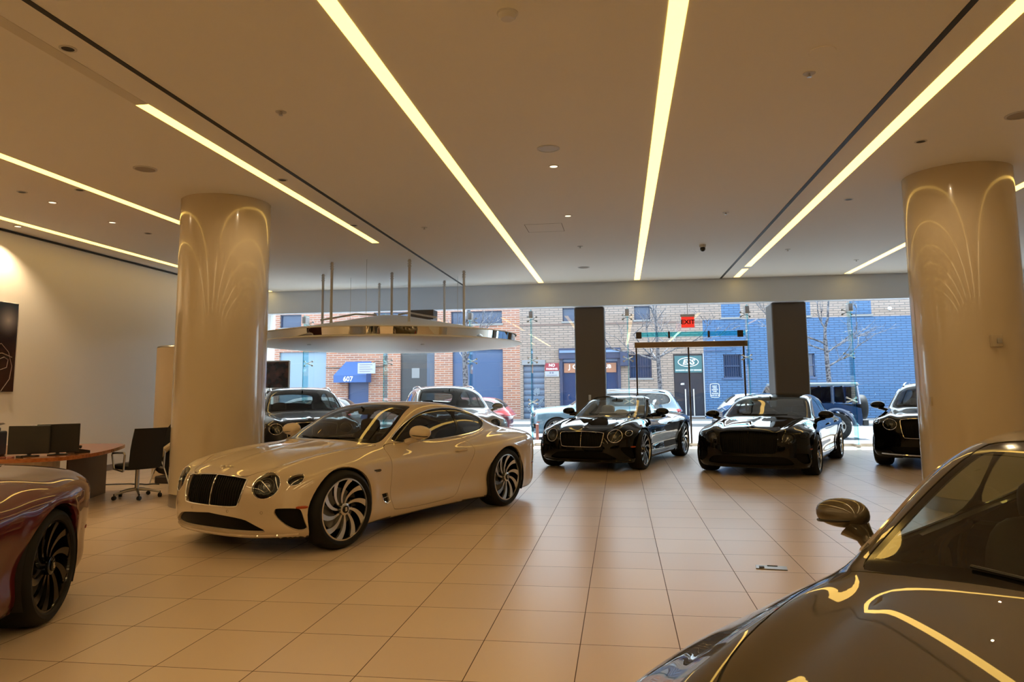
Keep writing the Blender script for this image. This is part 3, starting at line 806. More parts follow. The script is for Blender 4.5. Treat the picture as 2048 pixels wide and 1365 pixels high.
# ------------------------------------------------------------------ body specifications (metres, x forward, wheels at axles)
def sym(P):
    """mirror a half outline (y>=0, from bottom centre to top centre) into a closed one"""
    return list(P) + [(-y, z) for y, z in reversed(P)]
def symx(P): return list(P) + [(x, -y) for x, y in reversed(P)]

GT = dict(
    key='gt', axles=(1.4255, -1.4255), wr=.378, arch=.408, track=.835, XF=2.19, XR=-2.55, nc=.36, nn=3.0, tc=.33, tn=3.2, zb=.15,
    P={-2.6: .80, -2.2: .905, -1.8: .955, -1.43: .962, -1.0: .945, -.5: .925, 0: .915, .6: .925, 1.0: .945, 1.43: .955, 1.8: .945, 2.1: .915, 2.45: .86},
    V={.1: -.12, .2: -.045, .3: -.02, .38: -.03, .5: -.018, .62: -.002, .75: 0, 1.5: 0},
    zsh={2.5: .62, 2.1: .70, 1.7: .77, 1.3: .795, .8: .79, .2: .77, -.4: .77, -.9: .81, -1.43: .86, -2.0: .845, -2.6: .77},
    crs={2.5: .03, 1.8: .016, .6: .012, .1: .03, -.5: .03, -1.0: .012, -2: .014, -2.5: .02}, tuck=.62, tuck2=1.6,
    T={2.4: .64, 2.19: .735, 2.08: .78, 1.85: .85, 1.43: .925, 1.0: .968, .7: .985, .3: .965, 0: .955, -.9: .965, -1.5: 1.01, -2.0: 1.01, -2.3: .99, -2.45: .975, -2.65: .92},
    crown=.06, ry={2.4: .60, 1.4: .70, .7: .75, 0: .78, -2.5: .78}, rw={2.5: .5, 2.0: 1, 1.0: .9, .6: .3, .2: 0, -2.5: 0}, ridge=.032, valley=.014, spine=.006,
    NZ={.1: -.16, .2: -.03, .3: 0, .45: .0, .6: -.015, .75: -.055, .9: -.12}, TZ={.1: -.12, .25: 0, .5: 0, .7: -.01, .85: .01, .95: .02, 1.1: -.05},
    kt=.075, kn=.07, ktl=.06, hx=-1.35, hz=.80, haunch=.035, flare=.012, scoop=.022,
    GB={1.6: .66, 1.1: .745, .6: .80, 0: .81, -.6: .80, -1.1: .755, -1.6: .66, -2.1: .55, -2.5: .45}, tum=.42, tum2=1.0, gt=1.20, gz=.93, gm=-.4, wk=.24, rk=.20,
    Z={1.7: .60, .85: .975, .45: 1.18, .15: 1.325, -.08: 1.380, -.4: 1.400, -.8: 1.375, -1.2: 1.29, -1.7: 1.13, -2.1: 1.0, -2.6: .84}, sm_Z=.08, rcrown=.05, kg=.075, ku=.035,
    lo=(-2.68, -1.06, .1), hi=(2.34, 1.06, 1.46),
    surround=[(.62, .955), (.42, 1.075), (.2, 1.185), (-.05, 1.265), (-.35, 1.31), (-.72, 1.305), (-1.05, 1.245), (-1.3, 1.165), (-1.40, 1.105), (-1.30, 1.03), (-1.05, .985), (-.5, .955), (.1, .945)],
    panes=[[(.52, .972), (.36, 1.08), (.16, 1.18), (-.08, 1.252), (-.36, 1.292), (-.64, 1.29), (-.66, .972), (-.2, .96), (.2, .96)],
           [(-.69, 1.289), (-1.03, 1.227), (-1.27, 1.15), (-1.36, 1.10), (-1.27, 1.043), (-1.04, 1.0), (-.71, .975)]],
    ws=[(0, .995), (.35, .99), (.62, .96), (.71, .955), (.685, 1.04), (.62, 1.19), (.545, 1.315), (.50, 1.345), (.25, 1.362), (0, 1.365)],
    rwin=[(-1.02, 0), (-1.03, .38), (-1.10, .45), (-1.72, .42), (-1.82, .34), (-1.84, 0)],
    doors=[[(.72, .955), (.735, .80), (.72, .45), (.68, .30), (.62, .235), (-.36, .235), (-.46, .30), (-.58, .50), (-.735, .74), (-.76, .82), (-.70, .955), (-.2, .945), (.4, .945)]],
    handles=[(-.50, .80)],
    hood=[(2.11, 0), (2.095, .36), (2.04, .43), (1.85, .545), (1.6, .66), (1.2, .725), (.86, .755), (.74, .735), (.80, .45), (.83, 0)],
    grille=[(0, .452), (.345, .455), (.378, .48), (.415, .69), (.40, .722), (0, .738)],
    low=[(0, .225), (.45, .225), (.66, .232), (.52, .315), (.42, .36), (0, .385)],
    side_in=[(.70, .44), (.715, .455), (.86, .45), (.875, .42), (.90, .27), (.885, .235), (.83, .24), (.70, .39)],
    lamps=[(.600, .655, .118, .118, 1), (.808, .705, .050, .050, 0)], marker=[(1.88, .455, .055, .014)],
    tails=[(.64, .80, .15, .062)], vent=(.86, .40), seats=[(.05, .38), (.05, -.38), (-.72, .34), (-.72, -.34)], wheel_r=.378, rim_r=.296, mirror=(.34, .98, 1.05), badge=(2.12, .79),
    wiper=1)
GTC = dict(GT, key='gtc', gs=.0055, roof=False, seats=[(.05, .38), (.05, -.38), (-.68, .34), (-.68, -.34)],
    cockpit=[(.90, 0), (.88, .45), (.72, .70), (.45, .765), (-.4, .77), (-.85, .745), (-1.05, .68), (-1.16, .50), (-1.20, 0)])
FS = dict(
    key='fs', axles=(1.597, -1.597), wr=.372, arch=.405, track=.84, XF=2.44, XR=-2.86, nc=.33, nn=3.2, tc=.30, tn=3.2, zb=.15,
    P={-2.9: .82, -2.4: .92, -2.0: .955, -1.6: .96, -1.0: .95, 0: .935, .9: .94, 1.2: .955, 1.6: .962, 2.0: .945, 2.3: .91, 2.6: .86},
    V=GT['V'], zsh={2.6: .68, 2.2: .76, 1.8: .83, 1.3: .85, .8: .84, 0: .83, -1.0: .84, -1.6: .88, -2.2: .87, -2.9: .80},
    crs={2.5: .03, 1.8: .016, 0: .014, -1.0: .014, -2.5: .02}, tuck=.6, tuck2=1.4,
    T={2.6: .74, 2.42: .825, 2.3: .865, 2.0: .92, 1.5: .985, 1.1: 1.025, .8: 1.03, .3: .99, 0: .985, -1.2: 1.0, -1.8: 1.04, -2.3: 1.03, -2.75: .99, -2.95: .92},
    crown=.06, ry={2.5: .58, 1.4: .70, .7: .75, -2.5: .78}, rw={2.6: .5, 2.1: 1, 1.2: .9, .8: .3, .4: 0, -2.5: 0}, ridge=.034, valley=.014, spine=.008,
    NZ={.1: -.14, .2: -.02, .3: 0, .5: 0, .7: -.015, .85: -.05, 1.0: -.12}, TZ={.1: -.12, .25: 0, .5: 0, .8: -.01, .95: .01, 1.1: -.05},
    kt=.08, kn=.07, ktl=.07, hx=-1.6, hz=.84, haunch=.025, flare=.012, scoop=.018,
    GB={1.7: .68, 1.2: .76, .7: .82, 0: .835, -.9: .825, -1.5: .77, -2.1: .66, -2.7: .5}, tum=.42, tum2=1.0, gt=1.26, gz=.98, gm=-.4, wk=.22, rk=.18,
    Z={1.9: .72, 1.15: 1.04, .75: 1.22, .35: 1.395, .05: 1.455, -.4: 1.478, -.9: 1.465, -1.4: 1.38, -1.9: 1.19, -2.3: 1.04, -2.8: .85}, sm_Z=.08, rcrown=.05, kg=.08, ku=.03,
    lo=(-2.95, -1.06, .1), hi=(2.56, 1.06, 1.54),
    surround=[(.80, 1.01), (.55, 1.15), (.3, 1.27), (.05, 1.34), (-.3, 1.375), (-.8, 1.37), (-1.2, 1.32), (-1.55, 1.22), (-1.72, 1.13), (-1.66, 1.07), (-1.4, 1.03), (-.5, 1.0), (.3, .99)],
    panes=[[(.70, 1.025), (.48, 1.15), (.25, 1.255), (.0, 1.325), (-.28, 1.357), (-.33, 1.357), (-.35, 1.02), (.2, 1.01)],
           [(-.40, 1.357), (-.8, 1.352), (-1.15, 1.305), (-1.22, 1.29), (-1.24, 1.035), (-.42, 1.018)], [(-1.27, 1.28), (-1.5, 1.20), (-1.65, 1.125), (-1.6, 1.085), (-1.4, 1.05), (-1.28, 1.045)]],
    ws=[(0, 1.05), (.35, 1.045), (.64, 1.02), (.72, 1.015), (.70, 1.10), (.64, 1.26), (.57, 1.39), (.52, 1.42), (.25, 1.436), (0, 1.438)],
    rwin=[(-1.30, 0), (-1.31, .42), (-1.38, .48), (-1.95, .45), (-2.03, .38), (-2.05, 0)],
    doors=[[(1.0, 1.0), (1.02, .8), (1.0, .45), (.94, .30), (.88, .24), (-.32, .24), (-.36, .30), (-.36, .99), (.3, .99)],
           [(-.38, .99), (-.38, .30), (-.36, .24), (-1.0, .24), (-1.12, .34), (-1.26, .60), (-1.40, .80), (-1.42, .90), (-1.38, 1.02)]],
    handles=[(-.18, .85), (-1.18, .86)],
    hood=[(2.36, 0), (2.34, .40), (2.28, .47), (2.0, .585), (1.6, .68), (1.35, .725), (1.12, .76), (1.03, .74), (1.10, .45), (1.13, 0)],
    grille=[(0, .415), (.40, .42), (.44, .45), (.475, .76), (.455, .80), (0, .82)],
    low=[(0, .22), (.62, .225), (.70, .25), (.60, .36), (.45, .375), (0, .375)],
    side_in=[(.72, .42), (.74, .44), (.87, .43), (.885, .40), (.90, .28), (.88, .25), (.80, .25), (.70, .37)],
    lamps=[(.625, .70, .105, .105, 1), (.830, .745, .06, .052, 0)], marker=[(2.05, .50, .055, .014)], tails=[(.66, .86, .14, .07)], vent=(1.12, .44),
    seats=[(.15, .40), (.15, -.40), (-.95, .38), (-.95, -.38)], wheel_r=.37, rim_r=.28, mirror=(.74, 1.0, 1.05), badge=(2.33, .865), wiper=1)
BT = dict(
    key='bt', gs=.006, axles=(1.4975, -1.4975), wr=.385, arch=.43, track=.84, XF=2.40, XR=-2.73, nc=.32, nn=3.4, tc=.26, tn=3.6, zb=.22,
    P={-2.8: .86, -2.3: .94, -1.9: .968, -1.5: .975, -.9: .955, 0: .945, .9: .955, 1.5: .975, 1.9: .965, 2.2: .935, 2.5: .88},
    V={.1: -.12, .25: -.04, .35: -.01, .5: -.02, .62: -.012, .75: 0, .9: 0, 1.5: 0},
    zsh={2.5: .80, 2.1: .88, 1.6: .95, 1.0: .95, 0: .94, -.8: .97, -1.5: 1.02, -2.2: 1.0, -2.8: .92},
    crs={2.5: .03, 1.8: .018, 0: .02, -1.0: .014, -2.5: .02}, tuck=.55, tuck2=1.2,
    T={2.6: .86, 2.38: .985, 2.2: 1.04, 1.9: 1.08, 1.4: 1.13, 1.0: 1.165, .7: 1.16, 0: 1.12, -1.5: 1.13, -2.4: 1.12, -2.8: 1.06},
    crown=.06, ry={2.5: .60, 1.4: .72, .7: .77, -2.5: .8}, rw={2.6: .5, 2.1: 1, 1.2: .9, .8: .3, .4: 0, -2.5: 0}, ridge=.032, valley=.014, spine=.012,
    NZ={.1: -.16, .25: -.03, .4: 0, .6: 0, .8: -.01, .95: -.03, 1.1: -.10}, TZ={.1: -.14, .3: 0, .6: 0, .9: -.02, 1.1: -.05},
    kt=.08, kn=.07, ktl=.07, hx=-1.5, hz=.98, haunch=.022, flare=.012, scoop=.016, scz=.52,
    GB={1.8: .72, 1.2: .79, .7: .845, 0: .86, -.9: .855, -1.7: .82, -2.3: .75, -2.8: .6}, tum=.36, tum2=.8, gt=1.45, gz=1.10, gm=-.6, wk=.22, rk=.16,
    Z={1.9: .86, 1.15: 1.18, .75: 1.395, .4: 1.575, .1: 1.66, -.4: 1.695, -1.1: 1.69, -1.7: 1.655, -2.15: 1.57, -2.4: 1.42, -2.65: 1.15, -2.9: .8}, sm_Z=.06, rcrown=.05, kg=.09, ku=.03,
    lo=(-2.85, -1.08, .16), hi=(2.50, 1.08, 1.78),
    surround=[(.86, 1.13), (.6, 1.30), (.36, 1.43), (.1, 1.52), (-.3, 1.565), (-1.0, 1.57), (-1.6, 1.54), (-1.95, 1.48), (-2.12, 1.37), (-2.02, 1.26), (-1.7, 1.19), (-.8, 1.13), (.2, 1.11)],
    panes=[[(.74, 1.15), (.55, 1.285), (.33, 1.405), (.08, 1.50), (-.22, 1.543), (-.27, 1.545), (-.30, 1.135), (.2, 1.13)],
           [(-.36, 1.547), (-1.0, 1.55), (-1.18, 1.545), (-1.22, 1.18), (-.8, 1.15), (-.38, 1.14)], [(-1.26, 1.54), (-1.6, 1.52), (-1.92, 1.465), (-2.07, 1.37), (-2.0, 1.28), (-1.7, 1.21), (-1.28, 1.185)]],
    ws=[(0, 1.19), (.35, 1.185), (.66, 1.165), (.745, 1.16), (.725, 1.25), (.67, 1.43), (.61, 1.58), (.56, 1.62), (.25, 1.635), (0, 1.638)],
    rwin=[(-2.22, 0), (-2.22, .42), (-2.26, .50), (-2.48, .50), (-2.52, .42), (-2.53, 0)],
    doors=[[(1.0, 1.12), (1.02, .85), (1.0, .5), (.94, .38), (.86, .33), (-.24, .33), (-.28, .40), (-.30, 1.11), (.2, 1.105)],
           [(-.32, 1.11), (-.30, .40), (-.26, .33), (-.86, .33), (-.98, .45), (-1.12, .70), (-1.30, .92), (-1.32, 1.0), (-1.26, 1.14)]],
    handles=[(-.12, .98), (-1.08, 1.0)],
    hood=[(2.30, 0), (2.28, .40), (2.22, .47), (1.9, .60), (1.5, .70), (1.3, .74), (1.12, .78), (1.03, .76), (1.10, .45), (1.13, 0)],
    grille=[(0, .60), (.36, .60), (.41, .62), (.455, .92), (.435, .965), (0, .985)],
    low=[(0, .30), (.50, .30), (.60, .32), (.66, .40), (.55, .44), (0, .44)],
    side_in=[(.72, .54), (.74, .56), (.88, .56), (.90, .53), (.90, .42), (.88, .40), (.78, .40), (.72, .50)],
    lamps=[(.620, .86, .115, .105, 1), (.845, .915, .055, .055, 0)], marker=[(2.0, .62, .06, .016)], tails=[(.70, .98, .13, .075)], vent=(1.10, .56),
    seats=[(.15, .40), (.15, -.40), (-.85, .38), (-.85, -.38)], wheel_r=.385, rim_r=.285, mirror=(.80, 1.0, 1.19), badge=(2.27, 1.0), rails=1, skid=1)
# street cars
RUN = dict(BT, key='run', XF=2.34, XR=-2.42, axles=(1.40, -1.39), wr=.38, arch=.43, nc=.30, tc=.16,
    T={2.6: .90, 2.3: 1.0, 2.1: 1.06, 1.6: 1.12, 1.1: 1.16, .8: 1.17, 0: 1.12, -1.5: 1.12, -2.3: 1.12, -2.8: 1.08},
    Z={1.9: .80, 1.05: 1.22, .7: 1.50, .45: 1.67, .2: 1.73, -.5: 1.755, -1.4: 1.745, -2.0: 1.70, -2.2: 1.55, -2.4: 1.15, -2.6: .8},
    surround=[(.74, 1.15), (.5, 1.36), (.3, 1.53), (.1, 1.60), (-1.0, 1.61), (-1.9, 1.58), (-2.05, 1.50), (-2.12, 1.30), (-1.95, 1.20), (-.8, 1.15), (.2, 1.13)],
    panes=[[(.62, 1.17), (.42, 1.36), (.24, 1.51), (.06, 1.575), (-.22, 1.58), (-.24, 1.16), (.2, 1.15)], [(-.32, 1.58), (-1.1, 1.58), (-1.12, 1.18), (-.34, 1.165)],
           [(-1.35, 1.58), (-1.85, 1.555), (-2.0, 1.48), (-2.06, 1.31), (-1.95, 1.23), (-1.22, 1.20)]],
    rwin=[(-2.12, 0), (-2.12, .5), (-2.15, .56), (-2.32, .56), (-2.34, .5), (-2.34, 0)],
    ws=[(0, 1.22), (.35, 1.215), (.66, 1.19), (.745, 1.185), (.725, 1.28), (.67, 1.46), (.63, 1.61), (.58, 1.66), (.25, 1.68), (0, 1.68)],
    lamps=[(.72, .88, .14, .09, 0)], grille=[(0, .72), (.36, .72), (.44, .74), (.47, .90), (.44, .94), (0, .95)], mirror=(.72, 1.0, 1.22))
HATCH = dict(GT, key='hatch', XF=2.05, XR=-1.95, axles=(1.28, -1.30), wr=.31, arch=.345, P={-2.2: .78, -1.3: .86, 0: .86, 1.3: .86, 2.2: .78},
    T={2.3: .70, 2.0: .78, 1.5: .90, 1.0: .98, .6: .99, -1.9: .99, -2.2: .95}, zsh={2.5: .66, 1.0: .80, 0: .84, -2.2: .86},
    GB={1.8: .62, 1.1: .70, .5: .76, -1.0: .77, -2.0: .70}, Z={1.9: .70, 1.1: .98, .6: 1.24, .25: 1.40, -.2: 1.47, -1.1: 1.46, -1.5: 1.40, -1.75: 1.20, -1.95: .95, -2.2: .7}, gz=.95,
    lo=(-2.12, -.98, .1), hi=(2.2, .98, 1.54), haunch=.0,
    surround=[(.70, .99), (.45, 1.14), (.15, 1.30), (-.2, 1.36), (-1.0, 1.36), (-1.4, 1.30), (-1.55, 1.15), (-1.45, 1.03), (-.5, .99)],
    panes=[[(.60, 1.01), (.42, 1.13), (.13, 1.28), (-.2, 1.34), (-.42, 1.34), (-.42, 1.01)], [(-.48, 1.34), (-1.0, 1.34), (-1.36, 1.28), (-1.5, 1.15), (-1.42, 1.05), (-.48, 1.01)]],
    ws=[(0, 1.01), (.5, 1.0), (.64, .99), (.58, 1.20), (.50, 1.36), (.25, 1.40), (0, 1.41)], rwin=[(-1.42, 0), (-1.42, .45), (-1.5, .52), (-1.76, .52), (-1.80, .45), (-1.80, 0)],
    doors=[[(.85, .98), (.86, .5), (.76, .28), (-.42, .28), (-.44, .98)], [(-.46, .98), (-.44, .28), (-.9, .28), (-1.05, .6), (-1.3, .8), (-1.35, 1.0)]], handles=[(-.3, .86), (-1.1, .88)],
    hood=[(1.95, 0), (1.9, .4), (1.5, .6), (1.0, .68), (1.08, 0)], grille=[(0, .60), (.35, .60), (.38, .70), (0, .71)], low=[(0, .25), (.5, .25), (.45, .38), (0, .38)], side_in=None,
    lamps=[(.62, .68, .12, .06, 0)], marker=[], tails=[(.68, .88, .08, .12)], vent=None, seats=[(.0, .36), (.0, -.36), (-.85, .3), (-.85, -.3)], wheel_r=.31, rim_r=.22, track=.76, mirror=(.55, .92, 1.0), badge=None, wiper=0)
# ------------------------------------------------------------------ car materials
CHROME = mat('polished chrome', (.82, .82, .82), .06, 1)
GLOSSBLK = mat('gloss black trim', (.003, .003, .003), .1, 0, spec=.3)
SLATS = mat('black grille slats', (.003, .003, .003), .3, 0, spec=.15)
RUBBER = mat('tyre rubber', (.008, .008, .008), .6, spec=.2)
DARK = mat('dark plastic', (.006, .006, .006), .5, spec=.15)
MESHBLK = mat('black grille mesh', (.003, .003, .003), .45, spec=.1)
RIMSIL = mat('machined silver alloy', (.62, .62, .62), .22, 1)
RIMBLK = mat('gloss black alloy', (.004, .004, .004), .15, .0, .4, .2)
LAMPDK = mat('lamp housing', (.012, .012, .012), .2, .6)
PROJ = mat('projector ring metal', (.22, .22, .22), .15, 1)
LEATHER = mat('dark leather', (.012, .010, .009), .5, spec=.2)
CREAMLE = mat('cream leather', (.42, .38, .32), .5)
AMBER = mat('amber lens', (.35, .05, .005), .2)
REDLENS = mat('red lens', (.25, .004, .004), .12)
DISC = mat('brake disc steel', (.18, .18, .18), .35, 1)
WSGLASS = glassmat('windscreen glass', (.72, .80, .78), 1.52)
SIDEGLASS = glassmat('tinted side glass', (.30, .32, .32), 1.52)
LENS = glassmat('lamp lens glass', (.75, .78, .8), 1.5)
WHITE_P = mat('white lettering', (.75, .75, .75), .5)

def paint(name, col, metal=0.0, cior=1.6):
    return mat(name, col, .45, metal, 1.0, .0 if cior < 1.4 else .12, cior=cior)

def wheel_meshes(R_, rr, w=.275, style='swirl'):
    key = (R_, rr, style)
    if key in wheel_meshes.c: return wheel_meshes.c[key]
    out = {}
    h = w / 2
    t = MB().lathe([(rr, -h + .015), (rr + .012, -h), (R_ - .045, -h - .004), (R_ - .018, -h + .012), (R_ - .003, -h + .045), (R_, -.04), (R_, .04), (R_ - .003, h - .045), (R_ - .018, h - .012), (R_ - .045, h + .004), (rr + .012, h), (rr, h - .015)], 56, 'y', closed=True)
    out['tire'] = t.mesh('tire')
    b = MB().lathe([(rr, -h + .02), (rr, h - .012), (rr - .012, h - .012), (rr - .022, h - .05), (rr - .03, -h + .02)], 56, 'y', cap=False)
    b.lathe([(.0, -.03), (rr - .03, -.03)], 40, 'y')
    out['wheel_barrel'] = b.mesh('wheel_barrel')
    s = MB(); yo = h - .012
    s.lathe([(rr + .001, yo - .012), (rr + .001, yo), (rr - .012, yo + .002), (rr - .016, yo - .012)], 64, 'y', cap=False)
    n = 10 if style == 'swirl' else 5
    for k in range(n):
        if style == 'swirl':
            th0 = 2 * PI * k / n; m = 9; A = []; B = []
            for i in range(m):
                u = i / (m - 1); r = .045 + u * (rr - .052); c = th0 + .55 * u ** 1.3
                wd = (.016 + .056 * u ** 1.5) / r
                yy = yo - .004 - .030 * (1 - u) ** 1.0 * (1 if u > .0 else 1) + .008 * math.exp(-(u / .15) ** 2)
                A.append((r * math.cos(c - wd * .42), yy, r * math.sin(c - wd * .42))); B.append((r * math.cos(c + wd * .58), yy - .006 * u, r * math.sin(c + wd * .58)))
            vs = A + B + [(x, y - .022, z) for x, y, z in A] + [(x, y - .022, z) for x, y, z in B]; fs = []
            for i in range(m - 1):
                fs += [[i, i + 1, m + i + 1, m + i], [2 * m + i, 3 * m + i, 3 * m + i + 1, 2 * m + i + 1], [i, 2 * m + i, 2 * m + i + 1, i + 1], [m + i, m + i + 1, 3 * m + i + 1, 3 * m + i]]
            s.add(vs, fs, True)
        else:
            for dd in (-.13, .13):
                a = 2 * PI * k / n + dd; p = [(.05, -.018), (rr - .01, -.022), (rr - .01, .022), (.05, .018)]
                q = [(x * math.cos(a) - y * math.sin(a), x * math.sin(a) + y * math.cos(a)) for x, y in p]
                s.prism(q, 'y', yo - .03, yo - .008)
    s.lathe([(0, yo - .02), (.06, yo - .02), (.058, yo - .004), (.05, yo), (0, yo)], 32, 'y')
    out['rim_spokes'] = s.mesh('rim_spokes', 30)
    c = MB().lathe([(.0, yo - .005), (.036, yo - .005), (.036, yo + .007), (.032, yo + .010), (0, yo + .010)], 28, 'y')
    out['hub_cap'] = c.mesh('hub_cap')
    d = MB().lathe([(.06, -.01), (.20, -.01), (.20, .02), (.06, .02)], 40, 'y', closed=True); out['brake_disc'] = d.mesh('brake_disc')
    cal = MB()
    for a in range(7):
        t0 = PI * .78 + a * .1; cal.prism([(r * math.cos(t), r * math.sin(t)) for r, t in ((.15, t0), (.225, t0), (.225, t0 + .1), (.15, t0 + .1))], 'y', .0, .055)
    out['brake_caliper'] = cal.mesh('brake_caliper')
    out['_b'] = text_mesh('B', .052, .0015, 'CENTER', 1.0, .0012) if style == 'swirl' else None
    out['_yo'] = yo
    wheel_meshes.c[key] = out; return out
wheel_meshes.c = {}

def add_wheel(root, x, y, z, R_, rr, face, style='swirl', letter=True, spin=0.0):
    W = wheel_meshes(R_, rr, .275, style); right = y < 0
    t = link('wheel', W['tire'], RUBBER, root, (x, y, z), (0, 0, PI if right else 0))
    def sub(n, m):
        o = bpy.data.objects.new(n, W[n] if n in W else n); COL.objects.link(o); o.parent = t
        if not o.data.materials: o.data.materials.append(m)
        o.material_slots[0].link = 'OBJECT'; o.material_slots[0].material = m; return o
    sub('wheel_barrel', RIMBLK); r = sub('rim_spokes', face); r.rotation_euler = (0, spin, 0)
    sub('hub_cap', GLOSSBLK); sub('brake_disc', DISC); c = sub('brake_caliper', GLOSSBLK)
    if letter and W['_b']:
        me = W['_b']
        if not me.materials: me.materials.append(CHROME)
        o = bpy.data.objects.new('hub_letter', me); COL.objects.link(o); o.parent = t
        o.rotation_euler = (PI / 2, 0, PI); o.location = (0, W['_yo'] + .0105, 0)
    return t

SHELLS = {}
BLACKQ = [None]
def shell_parts(d, res):
    """mesh every painted, glazed or blanked part of a body once"""
    if d['key'] in SHELLS: return SHELLS[d['key']]
    S = Shape(d); fn = S.f; out = {}
    sh = Shell(fn, d['lo'], d['hi'], res)
    gap = .0028
    under = d['zb'] + .03
    for f in sh.bm.faces:
        c = f.calc_center_median()
        if c.z < under and f.normal.z < -.6: f[sh.L] = 1
    sh.names[1] = 'underbody'
    # hood
    P = dens(chaikin(symx(d['hood']), 2), step=.06)
    up = lambda c, n: n.z > .15 and c.z > .55 and c.x > .7
    sh.cut('xy', offset_poly(P, gap), up, 'shut_line'); sh.cut('xy', offset_poly(P, -gap), up, 'hood')
    for sg in (1, -1):
        sd = lambda c, n, sg=sg: c.y * sg > .3 and abs(n.y) > .25
        for i, D in enumerate(d['doors']):
            P = dens(chaikin(D, 2), step=.06)
            sh.cut('xz', offset_poly(P, gap), sd, 'shut_line'); sh.cut('xz', offset_poly(P, -gap), sd, 'door%d%s' % (i, 'lr'[sg < 0]))
        if S.roof:
            sh.cut('xz', dens(chaikin(d['surround'], 2), step=.08), sd, 'surround' + 'lr'[sg < 0])
            for i, D in enumerate(d['panes']):
                sh.cut('xz', dens(chaikin(D, 2), step=.08), sd, 'pane%d%s' % (i, 'lr'[sg < 0]))
        for ax in d['axles']:
            sh.cut('xz', ellipse(ax, d['wr'], d['arch'], n=40), lambda c, n, sg=sg: c.y * sg > .45, 'arch')
        if d.get('vent'):
            vx, vz = d['vent']
            sh.cut('xz', [(vx, vz + .045), (vx - .10, vz + .05), (vx - .135, vz - .045), (vx - .09, vz - .06), (vx - .03, vz - .03)], sd, 'vent')
    fr = lambda c, n: c.x > 1.3 and n.x > .03
    for nm in ('grille', 'low'):
        P = sym(d[nm]); sh.cut('yz', dens(chaikin(P, 2), step=.08), fr, nm)
    for sg in (1, -1):
        if d.get('side_in'): sh.cut('yz', dens(chaikin([(sg * a, b) for a, b in d['side_in']], 2), step=.08), lambda c, n: c.x > 1.3 and n.x > .15, 'side_intake' + 'lr'[sg < 0])
        for i, (a, b, r1, r2, big) in enumerate(d['lamps']):
            sh.cut('yz', ellipse(sg * a, b, r1, r2, 30), lambda c, n: c.x > 1.2 and n.x > .03, 'lamp%d%s' % (i, 'lr'[sg < 0]))
        for (a, b, r1, r2) in d['tails']:
            sh.cut('yz', ellipse(sg * a, b, r1, r2, 26), lambda c, n: c.x < -1.3 and n.x < -.05, 'tail' + 'lr'[sg < 0])
    if S.roof:
        wp = dens(chaikin(sym(d['ws']), 2), step=.08); wc = lambda c, n: c.x > -.2 and n.x > .12 and c.z > d['gz'] - .03
        sh.cut('yz', wp, wc, 'border'); sh.cut('yz', offset_poly(wp, -.028), wc, 'windscreen')
        P = dens(chaikin(symx(d['rwin']), 2), step=.08)
        sh.cut('xy', P, lambda c, n: n.z > .1 and c.z > d['gz'] + .05, 'rear_window')
    else:
        P = dens(chaikin(symx(d['cockpit']), 2), step=.06)
        sh.cut('xy', P, lambda c, n: n.z > .1 and c.z > .7, 'arch')
        g = Shell(S.green, (-.9, -.95, .85), (1.3, .95, 1.44), res)
        wp = sym(d['ws']); wc = lambda c, n: c.x > -.3 and n.x > .1
        g.cut('yz', offset_poly(dens(chaikin(wp, 2), step=.08), .045), wc, 'frame'); g.cut('yz', dens(chaikin(wp, 2), step=.08), wc, 'windscreen')
        for sg in (1, -1):
            g.cut('xz', dens(chaikin(d['panes'][0], 2), step=.08), lambda c, n, sg=sg: c.y * sg > .3 and abs(n.y) > .25, 'pane0' + 'lr'[sg < 0])
        for nm in g.names.values():
            if nm != 'body': out[nm] = g.part(nm, .02 if nm == 'frame' else .004)
        g.bm.free()
    for nm in sh.names.values():
        if nm == 'arch': continue
        push = {'shut_line': .006, 'grille': .025, 'low': .03, 'vent': .02}.get(nm, 0)
        if nm.startswith('side_intake'): push = .03
        if nm.startswith('pane') or nm in ('windscreen', 'rear_window', 'border'): push = .003
        rim = .006 if push and push < .01 else (.03 if nm == 'body' else .012)
        if nm.startswith('pane') or nm.startswith('surr'): rim = .004
        m = sh.part(nm, rim, push)
        if m: out[nm] = m
        if nm.startswith('lamp'): out['bowl' + nm[4:]] = sh.part(nm, 0, .05)
    sh.bm.free(); out['_S'] = S; SHELLS[d['key']] = out
    return out

